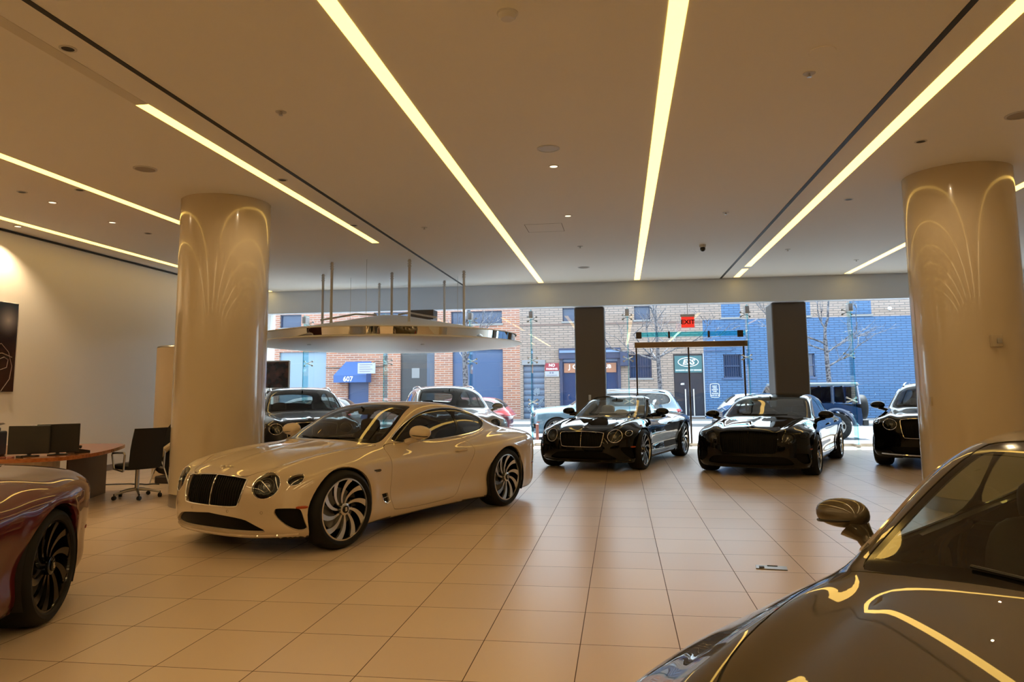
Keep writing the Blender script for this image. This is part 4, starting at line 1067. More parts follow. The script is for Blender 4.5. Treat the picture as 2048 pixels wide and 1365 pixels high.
def make_car(d, name, loc, ang, pm, label, res=.03, cat='car', face=None, leather=None, side_tint=None, rim_style='swirl', zs=.89, chrome=None, group=None, ws_mat=None, spin=0.0, mirror=None):
    face = face or RIMSIL; leather = leather or LEATHER; side_tint = side_tint or SIDEGLASS; chrome = chrome or CHROME
    P = shell_parts(d, res); S = P['_S']; fn = S.f
    root = empty(name, loc, math.radians(ang), label, cat, group, scale=(1, 1, zs))
    def part(n, key, m, parent=None):
        if key not in P or P[key] is None: return None
        me = P[key]; o = bpy.data.objects.new(n, me); COL.objects.link(o); o.parent = parent or root
        if not me.materials: me.materials.append(m)
        o.material_slots[0].link = 'OBJECT'; o.material_slots[0].material = m
        return o
    body = part('body', 'body', pm); part('underbody', 'underbody', DARK)
    part('shut_line', 'shut_line', DARK); part('hood', 'hood', pm)
    doors = {}
    for i in range(len(d['doors'])):
        for q in 'lr': doors[i, q] = part('door', 'door%d%s' % (i, q), pm)
    for q in 'lr':
        part('window_surround', 'surround' + q, GLOSSBLK)
        for i in range(len(d['panes'])): part('side_window', 'pane%d%s' % (i, q), side_tint)
        part('side_intake', 'side_intake' + q, MESHBLK)
        tl = part('tail_lamp', 'tail' + q, REDLENS)
        for i, (a, b, r1, r2, big) in enumerate(d['lamps']):
            sg = 1 if q == 'l' else -1
            key = '%d%s' % (i, q); lm = part('headlamp', 'bowl' + key, LAMPDK)
            if lm is None: continue
            part('lens', 'lamp' + key, LENS, lm)
            pts = fronts(fn, ellipse(sg * a, b, r1, r2, 26))
            MB().tube(pts, .0045, True, 6).build('lamp_ring', chrome, lm)
            if big:
                c = on_front(fn, sg * a, b); nn = nrm(fn, c); rot = nn.to_track_quat('Y', 'Z').to_matrix().to_4x4()
                k = MB()
                for rr, dy in ((r1 * .62, -.030), (r1 * .40, -.022)):
                    M = Matrix.Translation(c) @ rot
                    k.tube([M @ Vector((rr * math.cos(t), dy, rr * math.sin(t))) for t in np.arange(0, 2 * PI, PI / 12)], .004, True, 6)
                k.lathe([(0, -.025), (r1 * .3, -.03), (r1 * .33, -.045)], 20, 'y', Matrix.Translation(c) @ rot)
                k.build('projector', PROJ, lm)
    ws = part('windscreen', 'windscreen', ws_mat or WSGLASS); part('rear_window', 'rear_window', side_tint)
    part('windscreen_frame', 'frame', pm); part('windscreen_border', 'border', GLOSSBLK)
    gr = part('front_grille', 'grille', MESHBLK); part('lower_intake', 'low', MESHBLK); vt = part('fender_vent', 'vent', DARK)
    # grille surround, centre bar
    gp = chaikin(sym(d['grille']), 2)
    pts = [q + Vector((.002, 0, 0)) for q in fronts(fn, dens(gp, step=.06))]
    MB().tube(pts, d.get('gs', .0085), True, 8).build('grille_surround', chrome, gr)
    zt = max(z for _, z in d['grille']); zl = min(z for _, z in d['grille'])
    MB().tube([q - Vector((.004, 0, 0)) for q in fronts(fn, [(0, z) for z in np.linspace(zl, zt - .005, 8)])], .005, False, 6).build('grille_bar', chrome, gr)
    lat = MB(); hw = max(y for y, _ in d['grille']) - .03
    if d['key'] in ('fs', 'bt') or d['key'].startswith('gt'):
        for i in range(-12, 13):
            y = i * hw / 12.5
            lat.tube([q - Vector((.016, 0, 0)) for q in fronts(fn, [(y, z) for z in (zl + .012, (zl + zt) / 2, zt - .018)])], .004, False, 4)
        lat.build('grille_slats', SLATS, gr)
    # window chrome
    if S.roof:
        for sg in (1, -1):
            pts = [q + Vector((0, sg * .001, 0)) for q in sides(fn, dens(chaikin(d['surround'], 2), step=.08), sg)]
            MB().tube(pts, .0075, True, 6).build('window_trim', chrome, root)
    else:
        pts = tops(fn, dens(chaikin(symx(d['cockpit']), 2), step=.06))
        MB().tube(pts, .014, True, 6).build('cockpit_trim', chrome, root)
        gf = S.green
        for sg in (1, -1):
            MB().tube([on_front(gf, sg * y, z, -1, 2) for y, z in d['ws'][3:8]], .012, False, 6).build('windscreen_post', GLOSSBLK, root)
    for sg, q in ((1, 'l'), (-1, 'r')):
        # handles
        for i, (hx, hz) in enumerate(d['handles']):
            p = [on_side(fn, hx + t, hz + .006 * math.cos(t * 20), sg) + Vector((0, sg * o, 0)) for t, o in ((-.1, .004), (-.08, .03), (0, .036), (.08, .03), (.1, .004))]
            MB().tube(p, [.010, .015, .017, .015, .010], False, 8).build('door_handle', pm, doors.get((i, q)) or root)
        # mirror
        mx, my, mz, ms = mirror or (*d['mirror'], 1.0); vs, fs = superell(0, 0, 0, .09 * ms, .13 * ms, .088 * ms, .85, 24, 14)
        vs = [(x * (1 if x > 0 else .55), y * (1 + 1.2 * z * (1 if sg * y > 0 else 0)), (z if z > 0 else z * .75) * (1 - 1.1 * max(0, sg * y)) - .02 * sg * y) for x, y, z in vs]
        my_ = on_side(S.body, mx, mz - .10, sg).y
        mcx, mcy = mx, sg * my
        mo = MB().add([(x + mcx, y + mcy, z + mz) for x, y, z in vs], fs, True).build('mirror_housing', pm, root)
        q_ = [Vector((mcx + .086 * ms * math.cos(a), mcy + .124 * ms * math.sin(a), mz - .022 * ms - .012 * sg * math.sin(a))) for a in np.linspace(-1.25, 1.25, 15)]
        MB().tube(q_, .0055, False, 6).build('mirror_seam', DARK, mo)
        vs2, fs2 = superell(mcx - .042 * ms, mcy, mz, .006, .09 * ms, .05 * ms, .7, 20, 8)
        MB().add(vs2, fs2, True).build('mirror_glass', CHROME, mo)
        base = on_side(fn, mx, mz - .105, sg, .3, 1.2)
        MB().tube([base + Vector((0, -sg * .03, -.01)), base + Vector((.0, sg * .025, .015)), base.lerp(Vector((mcx, mcy - sg * .05, mz - .05)), .6), Vector((mcx, mcy - sg * .035, mz - .035))], [.045, .034, .034, .06], False, 12).build('mirror_stalk', pm if d['key'] != 'run' else DARK, mo)
        
        # side marker
        for (x, z, a, b) in d['marker']:
            c = on_side(fn, x, z, sg); nn = nrm(fn, c); vs, fs = superell(0, 0, 0, a, .006, b, .8, 16, 6)
            R_ = nn.to_track_quat('Y', 'Z').to_matrix().to_4x4(); M = Matrix.Translation(c) @ R_
            MB().add([M @ Vector(v) for v in vs], fs, True).build('side_marker', AMBER, root)
            xr = d['XR'] + .33; c = on_side(fn, xr, z + .04, sg); nn = nrm(fn, c); M = Matrix.Translation(c) @ nn.to_track_quat('Y', 'Z').to_matrix().to_4x4()
            MB().add([M @ Vector((v[0] * .8, v[1], v[2])) for v in vs], fs, True).build('side_marker', REDLENS, root)
        if d.get('vent'):
            vx, vz = d['vent']; k = MB()
            pl = [(vx - .135, vz - .045), (vx - .09, vz - .062), (vx - .03, vz - .032), (vx, vz + .045)]
            k.tube([on_side(fn, x, z, sg) for x, z in pl], [.010, .012, .009, .003], False, 8)
            k.tube([on_side(fn, x, z, sg) for x, z in ((vx - .118, vz + .012), (vx - .02, vz - .002))], .004, False, 6)
            k.build('vent_trim', chrome, vt or root)
        if d.get('wiper') is not None and d['wiper']:
            k = MB(); wz = d['ws'][0][1]; gfn = S.green if not S.roof else fn
            k.tube([on_front(gfn, sg * .1 + t, wz + .012 + abs(t) * .03, 0, 2.2) + Vector((.008, 0, .003)) for t in (-.28, -.1, .1, .3)], .006, False, 6)
            k.build('wiper', DARK, root)
        # chrome sill line
        x0, x1 = d['axles'][0] - d['arch'] - .12, d['axles'][1] + d['arch'] + .06
    if d['key'] in ('gt', 'gtc'):
        k = MB(); k.tube(fronts(fn, [(y, d['zb'] + .035 + .03 * abs(y) ** 2) for y in np.linspace(-.84, .84, 25)]), .016, False, 6); k.build('front_lip', pm, root)
        for y in (-.60, -.25, .25, .60):
            c = on_front(fn, y, .415); nn = nrm(fn, c); M = Matrix.Translation(c) @ nn.to_track_quat('Y', 'Z').to_matrix().to_4x4()
            MB().lathe([(.011, 0), (.013, .001), (.013, -.004), (.011, -.004)], 16, 'y', M, closed=True).build('parking_sensor', SLATS, root)
        c = on_side(fn, .97, .70, 1); nn = nrm(fn, c)
        text_on('fender_script', 'SPEED' if pm is not BLACKQ[0] else 'AZURE', .034, c + nn * .001, SLATS, root, rot=(PI / 2, 0, PI), sx=1.3, bold=.001)
    # badge: winged roundel
    if d.get('badge'):
        bx, bz = d['badge']; c = on_top(fn, bx - .12, 0); nn = nrm(fn, c); k = MB()
        M = Matrix.Translation(c + nn * .003) @ nn.to_track_quat('Z', 'X').to_matrix().to_4x4()
        k.lathe([(0, -.003), (.018, -.003), (.018, .005), (.012, .008), (0, .008)], 20, 'z', M)
        for sg in (1, -1):
            for j in range(3):
                k.tube([c + nn * .005 + Vector((-.006 * j, 0, -.002 * j)) + Vector((-.008 * u * u * 6 * .3, sg * (.016 + u), 0)) for u in (0, .03, .055 - .012 * j, .08 - .018 * j)], [.005, .005, .004, .0015], False, 6)
        k.build('winged_badge', chrome, root)
    if d.get('rails'):
        for sg in (1, -1):
            p = [on_top(fn, x, sg * (.60 if x > -1.6 else .57), 1.2, 1.9) for x in (.1, -.1, -.6, -1.2, -1.7, -1.95)]
            up = [0, .035, .05, .05, .04, 0]
            MB().tube([q + Vector((0, 0, u)) for q, u in zip(p, up)], .016, False, 8).build('roof_rail', chrome if d['key'] == 'bt' else DARK, root)
    if d.get('skid'):
        k = MB(); k.tube(fronts(fn, [(y, d['zb'] + .055 + .02 * abs(y) ** 2) for y in np.linspace(-.78, .78, 15)]), .014, False, 6); k.build('bumper_trim', chrome, root)
    # wheels and wells
    for ax in d['axles']:
        for sg in (1, -1):
            add_wheel(root, ax, sg * d['track'], d['wheel_r'], d['wheel_r'], d['rim_r'], face, rim_style, d['key'] in ('gt', 'gtc', 'fs', 'bt'), spin)
            ys = on_side(fn, ax, d['wr'] + d['arch'] + .03, sg).y * sg
            w = MB(); a0 = d['arch'] + .004
            pts = [(a0 * math.cos(t), a0 * math.sin(t)) for t in np.linspace(-.5, PI + .5, 25)]
            o0 = sg * .50; o1 = sg * (ys - .03)
            vs = [(ax + x, o0, d['wr'] + z) for x, z in pts] + [(ax + x, o1, d['wr'] + z) for x, z in pts]; n = len(pts)
            w.add(vs, [[i, i + 1, n + i + 1, n + i] for i in range(n - 1)] + [list(range(n))], False)
            w.build('wheel_well', DARK, root)
    # cabin
    gz = d['gz']; sz = d.get('sz', gz - .68); gxf = d['doors'][0][0][0]
    k = MB(); k.box(d['axles'][1] + .35, gxf - .05, -.70, .70, .20, sz + .02)
    k.build('cabin_floor', LEATHER, root)
    k = MB(); k.box(gxf - .42, gxf - .02, -.72, .72, gz - .30, gz - .035, .05, 3); k.box(gxf - .9, gxf - .4, -.10, .10, .3, gz - .32, .03, 2)
    k.build('dashboard', LEATHER, root)
    sw = MB(); c = Vector((gxf - .52, .38, gz - .06)); ax_ = Vector((1, 0, -.45)).normalized(); u = Vector((0, 1, 0)); v = ax_.cross(u)
    sw.tube([c + .18 * (math.cos(t) * u + math.sin(t) * v) for t in np.arange(0, 2 * PI, PI / 12)], .015, True, 8)
    sw.tube([c - .17 * u, c + ax_ * .03, c + .17 * u], .014, False, 6); sw.tube([c, c + ax_ * .2], .04, False, 8); sw.build('steering_wheel', LEATHER, root)
    for (sx, sy) in d['seats']:
        k = MB(); rear = sx < -.4
        vs, fs = superell(sx, sy, sz + .14, .27, .25, .11, .55); k.add(vs, fs, True)
        vs, fs = superell(0, 0, 0, .085, .245, .32, .5)
        t = math.radians(20); M = Matrix.Translation((sx - .30, sy, sz + .46)) @ Matrix.Rotation(-t, 4, 'Y')
        if sx - .3 > d['XR'] + 1.2: k.add([M @ Vector(q) for q in vs], fs, True)
        vs, fs = superell(sx - .42, sy, sz + (.82 if not rear else .70), .06, .14, .10, .6); k.add(vs, fs, True)
        k.build('seat', leather, root)
    if S.roof or True:
        gfn = S.green; zt = d['ws'][-1][1] - .07
        p = on_front(gfn, 0, zt, -1, 2)
        vs, fs = superell(p.x - .09, 0, zt - .02, .015, .12, .035, .6); mm = MB(); mm.add(vs, fs, True); mm.tube([(p.x - .01, 0, zt + .04), (p.x - .08, 0, zt)], .012, False, 6)
        mm.build('rear_view_mirror', GLOSSBLK, root)
    return root
# ================================================================== street and the buildings across it
ASPH = mat('pale asphalt', (.18, .19, .21), .7)
struct('sidewalk_near', MB().box(-30, 30, YF + .24, 21.6, -.25, -.02), mat('concrete', (0.176, 0.176, 0.176), .8))
struct('street', MB().box(-30, 30, 21.6, 31.2, -.4, -.14), ASPH)
struct('sidewalk_far', MB().box(-30, 30, 31.2, 36.0, -.25, -.02), mat('concrete'))
struct('canopy_outside', MB().box(XL - 1, XR_ + 1, YF + .12, YF + .42, 3.95, 4.2), mat('white soffit panel', (0.298, 0.301, 0.309), .5))

def brick_material(name, c1, c2, mortar, wob=.0):
    m = mat(name, c1, .85); nt = m.node_tree; b = nt.nodes['Principled BSDF']
    t = nt.nodes.new('ShaderNodeTexCoord'); s = nt.nodes.new('ShaderNodeSeparateXYZ'); c = nt.nodes.new('ShaderNodeCombineXYZ')
    nt.links.new(t.outputs['Object'], s.inputs[0]); nt.links.new(s.outputs[0], c.inputs[0]); nt.links.new(s.outputs[2], c.inputs[1])
    br = nt.nodes.new('ShaderNodeTexBrick'); nt.links.new(c.outputs[0], br.inputs['Vector'])
    br.inputs['Scale'].default_value = 1; br.inputs['Brick Width'].default_value = .45; br.inputs['Row Height'].default_value = .11; br.inputs['Mortar Size'].default_value = .02
    br.inputs['Bias'].default_value = .1; br.inputs['Color1'].default_value = (*c1, 1); br.inputs['Color2'].default_value = (*c2, 1); br.inputs['Mortar'].default_value = (*mortar, 1)
    nt.links.new(br.outputs[0], b.inputs['Base Color'])
    bp = node(nt, 'ShaderNodeBump', Strength=.4, Distance=.01); bp.invert = True; nt.links.new(br.outputs[1], bp.inputs['Height']); nt.links.new(bp.outputs[0], b.inputs['Normal'])
    return m
ORB = brick_material('orange brick', (.30, .115, .062), (.20, .085, .058), (.30, .23, .19))
TAN = brick_material('tan brick', (.27, .208, .172), (.225, .17, .14), (.12, .10, .088))
BLB = brick_material('blue painted brick', (.050, .118, .235), (.044, .103, .21), (.026, .058, .12))
NAVY = mat('navy painted metal', (0.00882, 0.021, 0.0631), .4)
BLUEP = mat('blue painted panel', (0.0246, 0.0561, 0.133), .5)
DKWIN = glassmat('street window glass', (0.0175, 0.0316, 0.0561), 1.5)
BWIN = mat('blue grey window glass', (0.0159, 0.0351, 0.0843), .12)
YW = 36.0
def building(name, x0, x1, m, label, holes, top=6.5):
    """facade built as piers and bands around its openings"""
    o = empty(name, ((x0 + x1) / 2, YW, 0), 0, label, 'building')
    cx = (x0 + x1) / 2; xs = sorted({x0, x1} | {v for h in holes for v in h[:2]}); k = MB()
    for a, b in zip(xs[:-1], xs[1:]):
        z = -.02; mid = (a + b) / 2
        for h in sorted([h for h in holes if h[0] < mid < h[1]], key=lambda h: h[2]):
            if h[2] > z: k.box(a - cx, b - cx, 0, .35, z, h[2])
            z = max(z, h[3])
        k.box(a - cx, b - cx, 0, .35, z, top)
    k.build('wall', m, o); MB().box(x0 - cx, x1 - cx, .5, 6, -.02, top).build('core', DARK, o)
    return o, cx
def bwindow(o, cx, x0, x1, z0, z1, bars=0, sash=True, m=None, fr=None):
    w = MB().box(x0 - cx, x1 - cx, .12, .18, z0, z0 + .05).box(x0 - cx, x1 - cx, .12, .18, z1 - .05, z1).box(x0 - cx, x0 - cx + .05, .12, .18, z0, z1).box(x1 - cx - .05, x1 - cx, .12, .18, z0, z1)
    if sash: w.box(x0 - cx, x1 - cx, .11, .17, (z0 + z1) / 2 - .03, (z0 + z1) / 2 + .03)
    w = w.build('window', fr or NAVY, o)
    MB().box(x0 - cx, x1 - cx, .19, .21, z0, z1).build('pane', m or BWIN, w)
    if bars:
        k = MB()
        for i in range(bars): x = x0 + (x1 - x0) * (i + .5) / bars - cx; k.tube([(x, .06, z0), (x, .06, z1)], .012, False, 5)
        k.build('window_bars', NAVY, w)
    MB().box(x0 - cx - .05, x1 - cx + .05, -.05, .12, z0 - .09, z0).build('sill', fr or mat('stone sill', (0.176, 0.176, 0.176), .7), o)
# orange brick building
hol = [(-17.45, -14.9, 0, 3.45), (-13.72, -12.62, 0, 1.95), (-10.97, -9.2, 0, 3.38), (-8.28, -5.73, .2, 3.42), (-8.36, -5.76, 4.72, 5.35), (-17.47, -16.3, 4.72, 5.4), (-12.4, -10.2, 4.72, 5.4)]
b1, c1 = building('brick_building', -26, -4.87, ORB, 'orange brick building across the street, left of the shuttered doorway', hol)
LB = mat('pale blue door panel', (0.147, 0.21, 0.274), .5)
MB().box(-17.45 - c1, -14.9 - c1, .12, .2, 0, 3.45).build('garage_door', LB, b1)
MB().box(-16.22 - c1, -16.19 - c1, .10, .13, 0, 3.45).build('garage_door_seam', mat('seam grey', (0.0702, 0.105, 0.14), .6), b1)
MB().box(-13.72 - c1, -12.62 - c1, .15, .2, 0, 1.95).build('entrance_door', mat('deep blue door', (0.0105, 0.0351, 0.119), .4), b1)
dg = MB().box(-10.97 - c1, -9.62 - c1, .12, .2, 0, 3.38).build('metal_door', mat('dark grey metal door', (0.021, 0.021, 0.0239), .5), b1)
MB().box(-10.40 - c1, -10.0 - c1, .10, .12, 2.05, 2.55).build('door_sign', mat('sign grey', (0.159, 0.162, 0.168), .5), dg)
MB().box(-9.62 - c1, -9.2 - c1, .12, .2, 0, 3.38).build('side_panel', mat('slate blue metal', (0.0421, 0.0597, 0.0951), .5), b1)
MB().box(-8.28 - c1, -5.73 - c1, .14, .2, .2, 3.42).build('wall_panel', BLUEP, b1)
bwindow(b1, c1, -8.36, -5.76, 4.72, 5.35, sash=False); bwindow(b1, c1, -17.47, -16.3, 4.72, 5.4, sash=False); bwindow(b1, c1, -12.4, -10.2, 4.72, 5.4, sash=False)
MB().tube([(-14.9 - c1, -.04, 2.62), (-13.0 - c1, -.04, 2.62), (-11.8 - c1, -.04, 2.68), (-11.7 - c1, -.04, 3.3)], .025, False, 6).build('wall_conduit', DKCOL, b1)
aw = empty('awning', (-13.33, YW, 0), 0, 'blue awning marked 607 over a doorway in the orange brick building', 'awning')
AWB = mat('bright blue canvas', (0.0175, 0.0668, 0.217), .6)
MB().add([(-.5, 0, 2.92), (.84, 0, 2.92), (-.86, -.75, 2.22), (.84, -.75, 2.22), (-.86, -.75, 1.86), (.84, -.75, 1.86), (-.86, 0, 1.86), (.84, 0, 1.86)],
         [[0, 2, 3, 1], [2, 4, 5, 3], [0, 6, 4, 2], [1, 3, 5, 7], [6, 7, 5, 4]]).build('canvas', AWB, aw)
text_on('number', '607', .34, (-.1, -.757, 2.02), mat('white lettering', (0.264, 0.264, 0.264), .5), aw, bold=.004)
ns = empty('wall_sign', (-12.35, 34.9, 0), 0, 'white notice sign hanging beside the blue 607 awning', 'sign')
MB().box(-.45, .45, -.02, .02, 2.28, 2.80).build('board', mat('white board', (0.252, 0.267, 0.28), .5), ns)
MB().tube([(.3, 0, 2.78), (.3, .5, 2.9), (.3, 1.1, 2.9)], .02, False, 6).build('bracket', DKCOL, ns)
k = MB()
for j in range(4): k.box(-.36, .30 - .1 * (j % 2), -.024, -.02, 2.70 - .11 * j, 2.73 - .11 * j)
k.build('printed_lines', mat('sign print', (0.105, 0.105, 0.159), .5), ns)
# tan brick building
hol = [(-4.72, -3.68, 0, 2.78), (-2.92, 0.02, 0, 3.4), (.44, 1.50, 1.93, 3.05), (2.52, 3.92, .12, 3.05), (-2.74, -1.2, 4.74, 5.4), (.74, 1.5, 4.74, 5.4)]
b2, c2 = building('tan_brick_building', -4.87, 3.95, TAN, 'pale tan brick building across the street behind the glass entrance', hol)
bwindow(b2, c2, .44, 1.50, 1.93, 3.05, 9); bwindow(b2, c2, -2.74, -1.2, 4.74, 5.4, sash=False); bwindow(b2, c2, .74, 1.5, 4.74, 5.4, sash=False)
MB().box(-4.87 - c2, 3.95 - c2, -.03, 0, 4.56, 4.62).build('brick_ledge', mat('reddish brick ledge', (0.147, 0.0983, 0.0843), .8), b2)
def shutter_mat():
    m = mat('grey blue shutter', (0.0561, 0.0843, 0.133), .5); nt = m.node_tree; b = nt.nodes['Principled BSDF']
    t = nt.nodes.new('ShaderNodeTexCoord'); w = node(nt, 'ShaderNodeTexWave', Scale=1.1, Distortion=0); w.bands_direction = 'Z'; nt.links.new(t.outputs['Object'], w.inputs[0])
    r = nt.nodes.new('ShaderNodeValToRGB'); r.color_ramp.elements[0].color = (0.021, 0.0351, 0.0668, 1); r.color_ramp.elements[1].color = (0.0702, 0.105, 0.162, 1); r.color_ramp.elements[1].position = .4
    nt.links.new(w.outputs[0], r.inputs[0]); nt.links.new(r.outputs[0], b.inputs['Base Color']); bp = node(nt, 'ShaderNodeBump', Strength=.6, Distance=.03); nt.links.new(w.outputs[0], bp.inputs['Height']); nt.links.new(bp.outputs[0], b.inputs['Normal']); return m
sh_ = MB().box(-4.72 - c2, -3.68 - c2, .10, .16, 0, 2.62).build('roller_shutter', shutter_mat(), b2)
MB().box(-4.78 - c2, -3.62 - c2, -.06, .16, 2.62, 2.86, .02, 2).build('shutter_box', mat('light grey metal', (0.159, 0.165, 0.176), .5), b2)
rg = random.Random(5); k = MB()
for j in range(9):
    cx_, cz = -4.2 - c2 + rg.uniform(-.35, .35), rg.choice((.55, .75, 1.25, 1.4)) + rg.uniform(-.1, .1); p = []
    for q in range(9): p.append((cx_ + rg.uniform(-.16, .16), .085, cz + rg.uniform(-.22, .22)))
    k.tube([tuple(v) for v in chaikin(p, 2, False)], .016, False, 4)
k.build('graffiti', mat('pale graffiti paint', (0.176, 0.217, 0.264), .6), sh_)
st = empty('storefront', (-1.45, YW, 0), 0, 'navy storefront with an orange sign, partly behind the left dark square column', 'storefront')
MB().box(-1.50, 1.50, -.18, .1, 2.88, 3.40, .02, 1).build('fascia', NAVY, st); MB().box(-1.46, 1.44, -.24, -.16, 3.18, 3.30).build('fascia_light', mat('pale blue band', (0.105, 0.168, 0.28), .5), st)
MB().box(-1.47, -1.33, -.05, .1, 0, 2.88).box(1.33, 1.47, -.05, .1, 0, 2.88).box(-1.33, 1.33, -.02, .1, 0, .18).build('frame', NAVY, st)
MB().box(-1.33, 1.33, .08, .12, 2.76, 2.88).build('shutter_rail', mat('pale blue band'), st)
MB().box(-1.33, 1.33, .10, .14, .18, 2.76).build('shop_window', mat('deep blue shop glass', (0.0105, 0.0299, 0.0882), .15), st)
OR = mat('orange sign panel', (0.252, 0.105, 0.0561), .5); sg_ = MB().box(-1.26, 1.26, .04, .09, 2.22, 2.68).build('shop_sign', OR, st)
WL = mat('white lettering', (0.264, 0.264, 0.264), .5)
text_on('lettering', 'J O', .30, (-.80, .035, 2.50), WL, sg_, bold=.004, sx=1.15); text_on('lettering', 'HUB', .24, (.78, .035, 2.50), WL, sg_, bold=.006)
tag(MB().box(.01, .40, YW - .45, YW, 2.50, 3.22, .02, 1).build('awning_box', NAVY), 'dark blue box hanging at the right end of the navy storefront', 'box')
np_ = empty('no_parking_sign', (-3.3, YW - .03, 0), 0, 'red and white no parking sign on the tan brick wall', 'sign')
MB().box(-.34, .34, -.01, .02, 2.32, 2.70).build('red_plate', mat('sign red', (0.194, 0.00702, 0.021), .5), np_); MB().box(-.34, .34, -.01, .02, 2.04, 2.31).build('white_plate', mat('white board'), np_)
text_on('lettering', 'NO', .19, (0, -.012, 2.59), WL, np_, bold=.004); text_on('lettering', 'PARKING', .13, (0, -.012, 2.41), WL, np_, bold=.002, sx=1.02)
k = MB(); k.box(-.12, -.04, -.014, -.01, 2.19, 2.27).box(.0, .08, -.014, -.01, 2.19, 2.27).box(-.28, .26, -.014, -.01, 2.09, 2.12); k.build('printed_lines', mat('sign print'), np_)
DKD = mat('dark navy door', (0.00421, 0.00773, 0.0193), .3)
dr = MB().box(2.52 - c2, 3.92 - c2, .10, .18, .12, 3.05).build('double_door', DKD, b2)
MB().box(3.90 - c2, 3.95 - c2, -.03, .1, 0, 3.08).box(2.52 - c2, 3.95 - c2, -.03, .1, .06, .12).build('white_door_trim', mat('white trim paint', (0.246, 0.259, 0.28), .5), b2)
for x in (3.04, 3.42):
    MB().tube([(x - c2, -.0, .1), (x - c2, -.0, 1.38)], .035, False, 8).build('pull_handle', STEEL, dr)
text_on('number', '601', .12, (2.93 - c2, .09, 1.62), WL, dr, bold=.004)
es = empty('company_sign', (3.22, YW + .05, 0), 0, 'teal ESS sign above the dark double door', 'sign')
TEAL = mat('teal sign panel', (0.021, 0.0912, 0.105), .35)
MB().box(-.64, .64, -.02, .03, 2.16, 2.96).build('panel', TEAL, es)
MB().tube([(.47 * math.cos(t), -.03, 2.66 + .21 * math.sin(t)) for t in np.arange(0, 2 * PI, PI / 20)], .018, True, 6).build('oval_ring', WL, es)
text_on('lettering', 'ESS', .34, (0, -.03, 2.65), WL, es, bold=.008, sx=1.15, shear=.25); text_on('lettering', 'EXCELSIOR SECURITY SERVICES', .085, (0, -.03, 2.27), WL, es, bold=.002, sx=1.0)
# blue painted building
hol = [(4.84, 5.66, 1.9, 3.0), (8.1, 8.98, 1.9, 2.98), (4.84, 5.72, 4.74, 5.4), (10.66, 11.6, 4.78, 5.4), (7.8, 8.9, 4.78, 5.4)]
b3, c3 = building('blue_brick_building', 3.95, 24, BLB, 'brick building painted blue across the street, on the right', hol, 4.66)
bwindow(b3, c3, 4.84, 5.66, 1.9, 3.0, 8, fr=BLUEP); bwindow(b3, c3, 8.1, 8.98, 1.9, 2.98, fr=BLUEP)
k = MB(); xs = [3.95, 4.84, 5.72, 7.8, 8.9, 10.66, 11.6, 24]
for i in range(7):
    if i % 2 == 0: k.box(xs[i] - c3, xs[i + 1] - c3, 0, .35, 4.66, 6.5)
    else: k.box(xs[i] - c3, xs[i + 1] - c3, 0, .35, 4.66, 4.76).box(xs[i] - c3, xs[i + 1] - c3, 0, .35, 5.4, 6.5)
k.build('upper_wall', TAN, b3); MB().box(3.95 - c3, 24 - c3, .5, 6, 4.66, 6.5).build('core', DARK, b3)
for a, b in ((4.84, 5.72), (7.8, 8.9), (10.66, 11.6)): bwindow(b3, c3, a, b, 4.76, 5.4, sash=False)
MB().tube([(3.98 - c3, -.05, 3.18), (5.2 - c3, -.05, 3.18), (5.35 - c3, -.05, 3.28), (5.37 - c3, -.05, 3.6)], .025, False, 6).build('wall_conduit', BLUEP, b3)
pl = empty('painted_notice', (4.40, YW - .01, 0), 0, 'white outlined notice painted on the blue brick wall', 'sign')
MB().tube([(x, 0, z) for x, z in chaikin([(-.21, 1.03), (-.16, .98), (.16, .98), (.21, 1.03), (.21, 1.57), (.16, 1.62), (-.16, 1.62), (-.21, 1.57)], 1)], .010, True, 4).build('outline', WL, pl)
for i, s_ in enumerate(('RIGHT', 'OPEN', 'MARKET', 'AND', 'TENANTS', '2ND FLR 38')): text_on('lettering', s_, .075, (0, 0, 1.50 - .085 * i), WL, pl, bold=.001)
tag(MB().lathe([(0, -.12), (.07, -.10), (.09, 0), (0, 0)], 12, 'y', Matrix.Translation((12.4, YW, 5.0))).build('wall_lamp', SATIN), 'small white lamp high on the wall at the right', 'wall lamp')

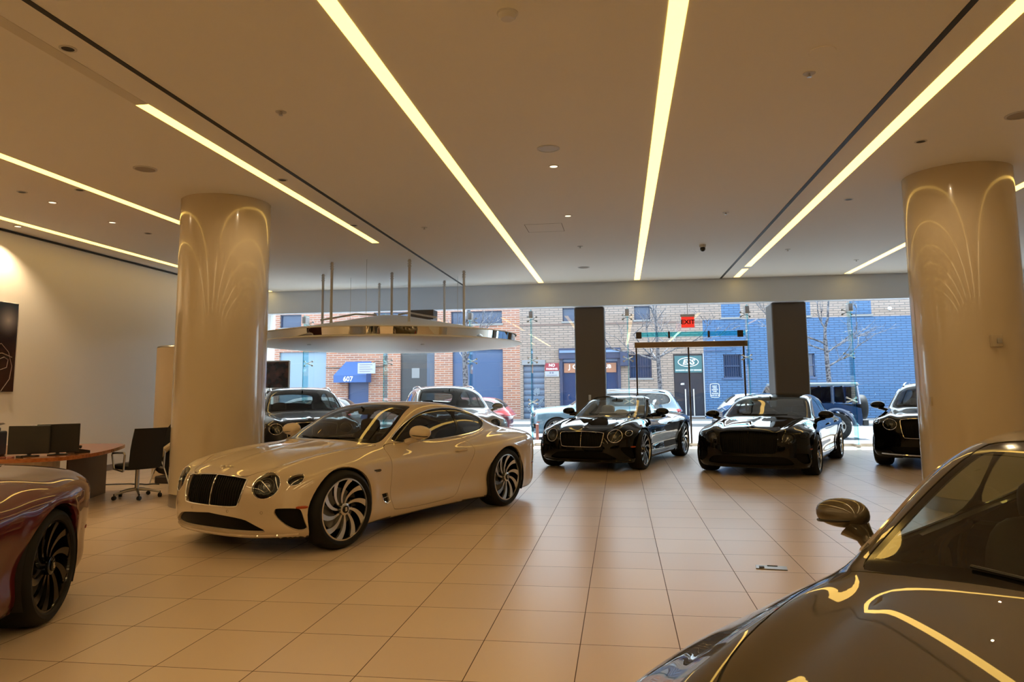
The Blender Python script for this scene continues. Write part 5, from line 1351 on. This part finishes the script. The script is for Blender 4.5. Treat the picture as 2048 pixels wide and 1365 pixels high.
# bare street trees
BARK = None
def bark():
    m = mat('grey tree bark', (0.0631, 0.0561, 0.0561), .9); nt = m.node_tree; b = nt.nodes['Principled BSDF']; t = nt.nodes.new('ShaderNodeTexCoord')
    n_ = node(nt, 'ShaderNodeTexNoise', Scale=14, Detail=3); r = nt.nodes.new('ShaderNodeValToRGB'); r.color_ramp.elements[0].position = .42; r.color_ramp.elements[0].color = (0.014, 0.0159, 0.0246, 1); r.color_ramp.elements[1].position = .55; r.color_ramp.elements[1].color = (0.119, 0.116, 0.126, 1)
    nt.links.new(t.outputs['Object'], n_.inputs['Vector']); nt.links.new(n_.outputs[0], r.inputs[0]); nt.links.new(r.outputs[0], b.inputs['Base Color']); return m
BARK = bark()
def tree(x, y, seed, h0, label, r0=.085, lean=0, spread=1.0):
    rn = random.Random(seed); o = empty('street_tree', (x, y, -.05), 0, label, 'tree', 'bare street trees')
    tp = [(0, 0, 0), (.03, 0, h0 * .5), (-.02 + lean * .5, 0, h0)]; MB().tube(tp, [r0 * 1.2, r0, r0 * .85], False, 10).build('trunk', BARK, o)
    k = MB()
    def br(p, d, l, r, n):
        pts = [p]; q = Vector(p); dd = Vector(d)
        for i in range(4):
            dd = (dd + Vector((rn.uniform(-.22, .22), rn.uniform(-.22, .22), rn.uniform(-.12, .16)))).normalized(); q = q + dd * l / 4; pts.append(q.copy())
        r = max(r, .008); k.tube(pts, [r, r * .85, r * .7, r * .58, r * .45], False, 5 if r > .012 else 4, False)
        if n > 0:
            for i in range(3 if n > 1 else 4):
                t = rn.choice((1, 2, 3, 4)) if i else 4; nd = (dd + Vector((rn.uniform(-1, 1), rn.uniform(-1, 1), rn.uniform(-.3, .6))) * .9).normalized(); br(pts[t], nd, l * rn.uniform(.5, .75), r * .55, n - 1)
    top_ = Vector(tp[-1])
    br(top_, (lean * .2, 0, 1), 1.6, r0 * .75, 3)
    for i in range(5):
        a = rn.uniform(0, 2 * PI); z = h0 * rn.uniform(.68, 1.0); br(Vector((0, 0, z)), (math.cos(a) * spread, math.sin(a) * spread, rn.uniform(.2, .7)), rn.uniform(1.2, 1.9), r0 * .42, 3)
    k.build('branches', BARK, o)
tree(1.42, 28, 11, 3.0, 'bare tree across the street behind the glass entrance')
tree(7.4, 28, 24, 3.2, 'bare wide tree across the street before the blue wall', spread=1.4)
tree(-5.95, 28, 37, 3.4, 'bare tree across the street right of the suspended canopy', r0=.11)
# hydrant like post and distant walker head left out; low bollard by the entrance side
tag(MB().lathe([(0, 0), (.05, 0), (.045, .5), (.05, .52), (0, .55)], 16, 'z', Matrix.Translation((-2.55, 22.6, -.14))).build('street_post', mat('orange post', (0.28, 0.0772, 0.0421), .5)), 'small orange post on the street edge left of the pale blue vehicle', 'post')
# ================================================================== vehicles in the showroom
CREAM = paint('cream car paint', (.54, .45, .335), 0, 1.85)
BLACKP = paint('black car paint', (.002, .002, .0025), 0, 1.38)
SILVP = paint('silver car paint', (.30, .30, .295), .6)
GREYP = paint('dark grey car paint', (.03, .03, .036), .6)
BURG = paint('burgundy car paint', (.075, .003, .006), 0, 1.45)
BRONZE = paint('bronze brown car paint', (.07, .055, .033), .5)
DKCHROME = mat('dark chrome', (.10, .10, .10), .12, 1)
car_a = make_car(GT, 'coupe', (-2.89, 8.42, 0), -113.2, CREAM, 'cream two door coupe with large silver turbine wheels beside the left round column', zs=.95)
BLACKQ[0] = BLACKP
car_b = make_car(GTC, 'convertible', (-.03, 15.35, 0), -108.8, BLACKP, 'black convertible with its roof down in front of the left dark square column', zs=.945, leather=CREAMLE)
car_c = make_car(FS, 'sedan', (2.92, 14.85, 0), -111.6, BLACKP, 'black four door sedan with black grille in front of the right dark square column', zs=.905, chrome=GLOSSBLK)
car_d = make_car(BT, 'sport_utility_vehicle', (6.25, 15.8, 0), -115.8, BLACKP, 'black sport utility vehicle half hidden behind the right round column', zs=.905, chrome=CHROME)
car_e = make_car(BT, 'sport_utility_vehicle', (-3.90, 16.4, 0), -68, SILVP, 'silver sport utility vehicle parked behind the cream coupe', zs=.915)
car_f = make_car(BT, 'sport_utility_vehicle', (-6.70, 14.85, 0), -60.5, GREYP, 'dark grey sport utility vehicle parked behind the left round column', zs=.91)
car_g = make_car(GTC, 'convertible', (-4.10, 2.75, 0), -71.4, BURG, 'burgundy convertible with black wheels cut by the left frame edge', zs=.95, face=RIMBLK, leather=CREAMLE)
car_h = make_car(GT, 'coupe', (1.73, 2.66, 0), -129, BRONZE, 'glossy bronze coupe closest to the camera at the lower right', zs=.93, side_tint=WSGLASS, mirror=(.36, .90, 1.06, .74))
# fender script on the cream coupe
# ================================================================== vehicles in the street
CYANP = paint('pale blue silver paint', (.10, .16, .20), .2)
REDP = paint('red street car paint', (.14, .012, .015), .1)
WHP = paint('white street car paint', (.15, .165, .18), .1)
make_car(RUN, 'sport_utility_vehicle', (-.58, 24.1, -.14), 180, CYANP, 'pale blue silver sport utility vehicle parked in the street behind the black convertible', res=.045, zs=.90, leather=DARK, rim_style='five')
make_car(HATCH, 'hatchback', (-5.5, 24.2, -.14), 180, REDP, 'red hatchback parked in the street behind the silver car', res=.05, zs=.92, rim_style='five')
make_car(HATCH, 'hatchback', (-10.9, 24.4, -.14), 180, WHP, 'white hatchback parked in the street right of the dark grey car', res=.05, zs=.95, rim_style='five')
make_car(HATCH, 'hatchback', (5.75, 29.6, -.14), 0, SILVP, 'pale car across the street behind the black sedan mirror', res=.05, zs=.92, rim_style='five')
# boxy off-roader with a spare wheel on its tail, facing left
jp = empty('off_road_vehicle', (5.1, 24.1, -.14), PI, 'boxy dark blue off-road vehicle with a spare wheel in the street behind the sedan', 'car')
JB = paint('dark blue vehicle paint', (.008, .025, .07), .1)
JW = glassmat('blue tinted vehicle glass', (.12, .18, .28), 1.5)
lowp = chaikin([(2.05, .45), (2.05, .98), (.75, 1.08), (-1.95, 1.10), (-2.0, .45), (-1.85, .42), (-1.72, .80), (-1.45, .92), (-1.05, .92), (-.78, .80), (-.65, .38), (.80, .38), (.92, .78), (1.15, .90), (1.55, .90), (1.80, .78), (1.9, .45)], 1)
MB().prism(lowp, 'y', -.76, .76).build('body', JB, jp)
up = [(.72, 1.08), (.42, 1.62), (-1.90, 1.64), (-1.96, 1.10)]
k = MB()
def bars(a, b, w): k.tube([(a[0], 0, a[1]), (b[0], 0, b[1])], w, False, 4)
for sy in (-.72, .72):
    for a, b in (((.72, 1.06), (.42, 1.60)), ((-.30, 1.06), (-.32, 1.60)), ((-1.18, 1.06), (-1.18, 1.60)), ((-1.92, 1.06), (-1.86, 1.60))): k.tube([(a[0], sy, a[1]), (b[0], sy, b[1])], .055, False, 4)
k.build('pillars', JB, jp)
MB().box(-1.95, .45, -.74, .74, 1.60, 1.70, .04, 2).build('hard_top', paint('pale blue roof', (.10, .14, .17), .1), jp)
for sy in (-.73, .73):
    for x0, x1 in ((-.26, .50), (-1.12, -.36), (-1.86, -1.24)): MB().box(x0, x1, sy - .01, sy + .01, 1.10, 1.58, .02, 1).build('side_window', JW, jp)
MB().box(-1.95, -1.93, -.6, .6, 1.12, 1.56).build('rear_window', JW, jp); MB().prism([(.75, 1.08), (.47, 1.60), (.45, 1.60), (.73, 1.08)], 'y', -.68, .68).build('windscreen', JW, jp)
for ax in (1.35, -1.25):
    for sg in (1, -1):
        add_wheel(jp, ax, sg * .74, .40, .40, .22, STEEL, 'five', False)
        k = MB(); k.tube([(ax + .50 * math.cos(t), sg * .78, .40 + .50 * math.sin(t)) for t in np.linspace(.1, PI - .1, 14)], .06, False, 6); k.build('fender_flare', JB, jp)
sp = add_wheel(jp, -2.16, 0, .95, .38, .22, STEEL, 'five', False); sp.name = 'spare_wheel'; sp.rotation_euler = (0, 0, PI / 2)
MB().box(-2.18, -2.0, -.7, .7, .42, .60, .03, 2).build('rear_bumper', DARK, jp)
MB().box(2.05, 2.2, -.75, .75, .42, .58, .03, 2).build('front_bumper', DARK, jp)
MB().box(-1.8, .4, -.6, .6, 1.0, 1.05).build('cabin_floor', DARK, jp)
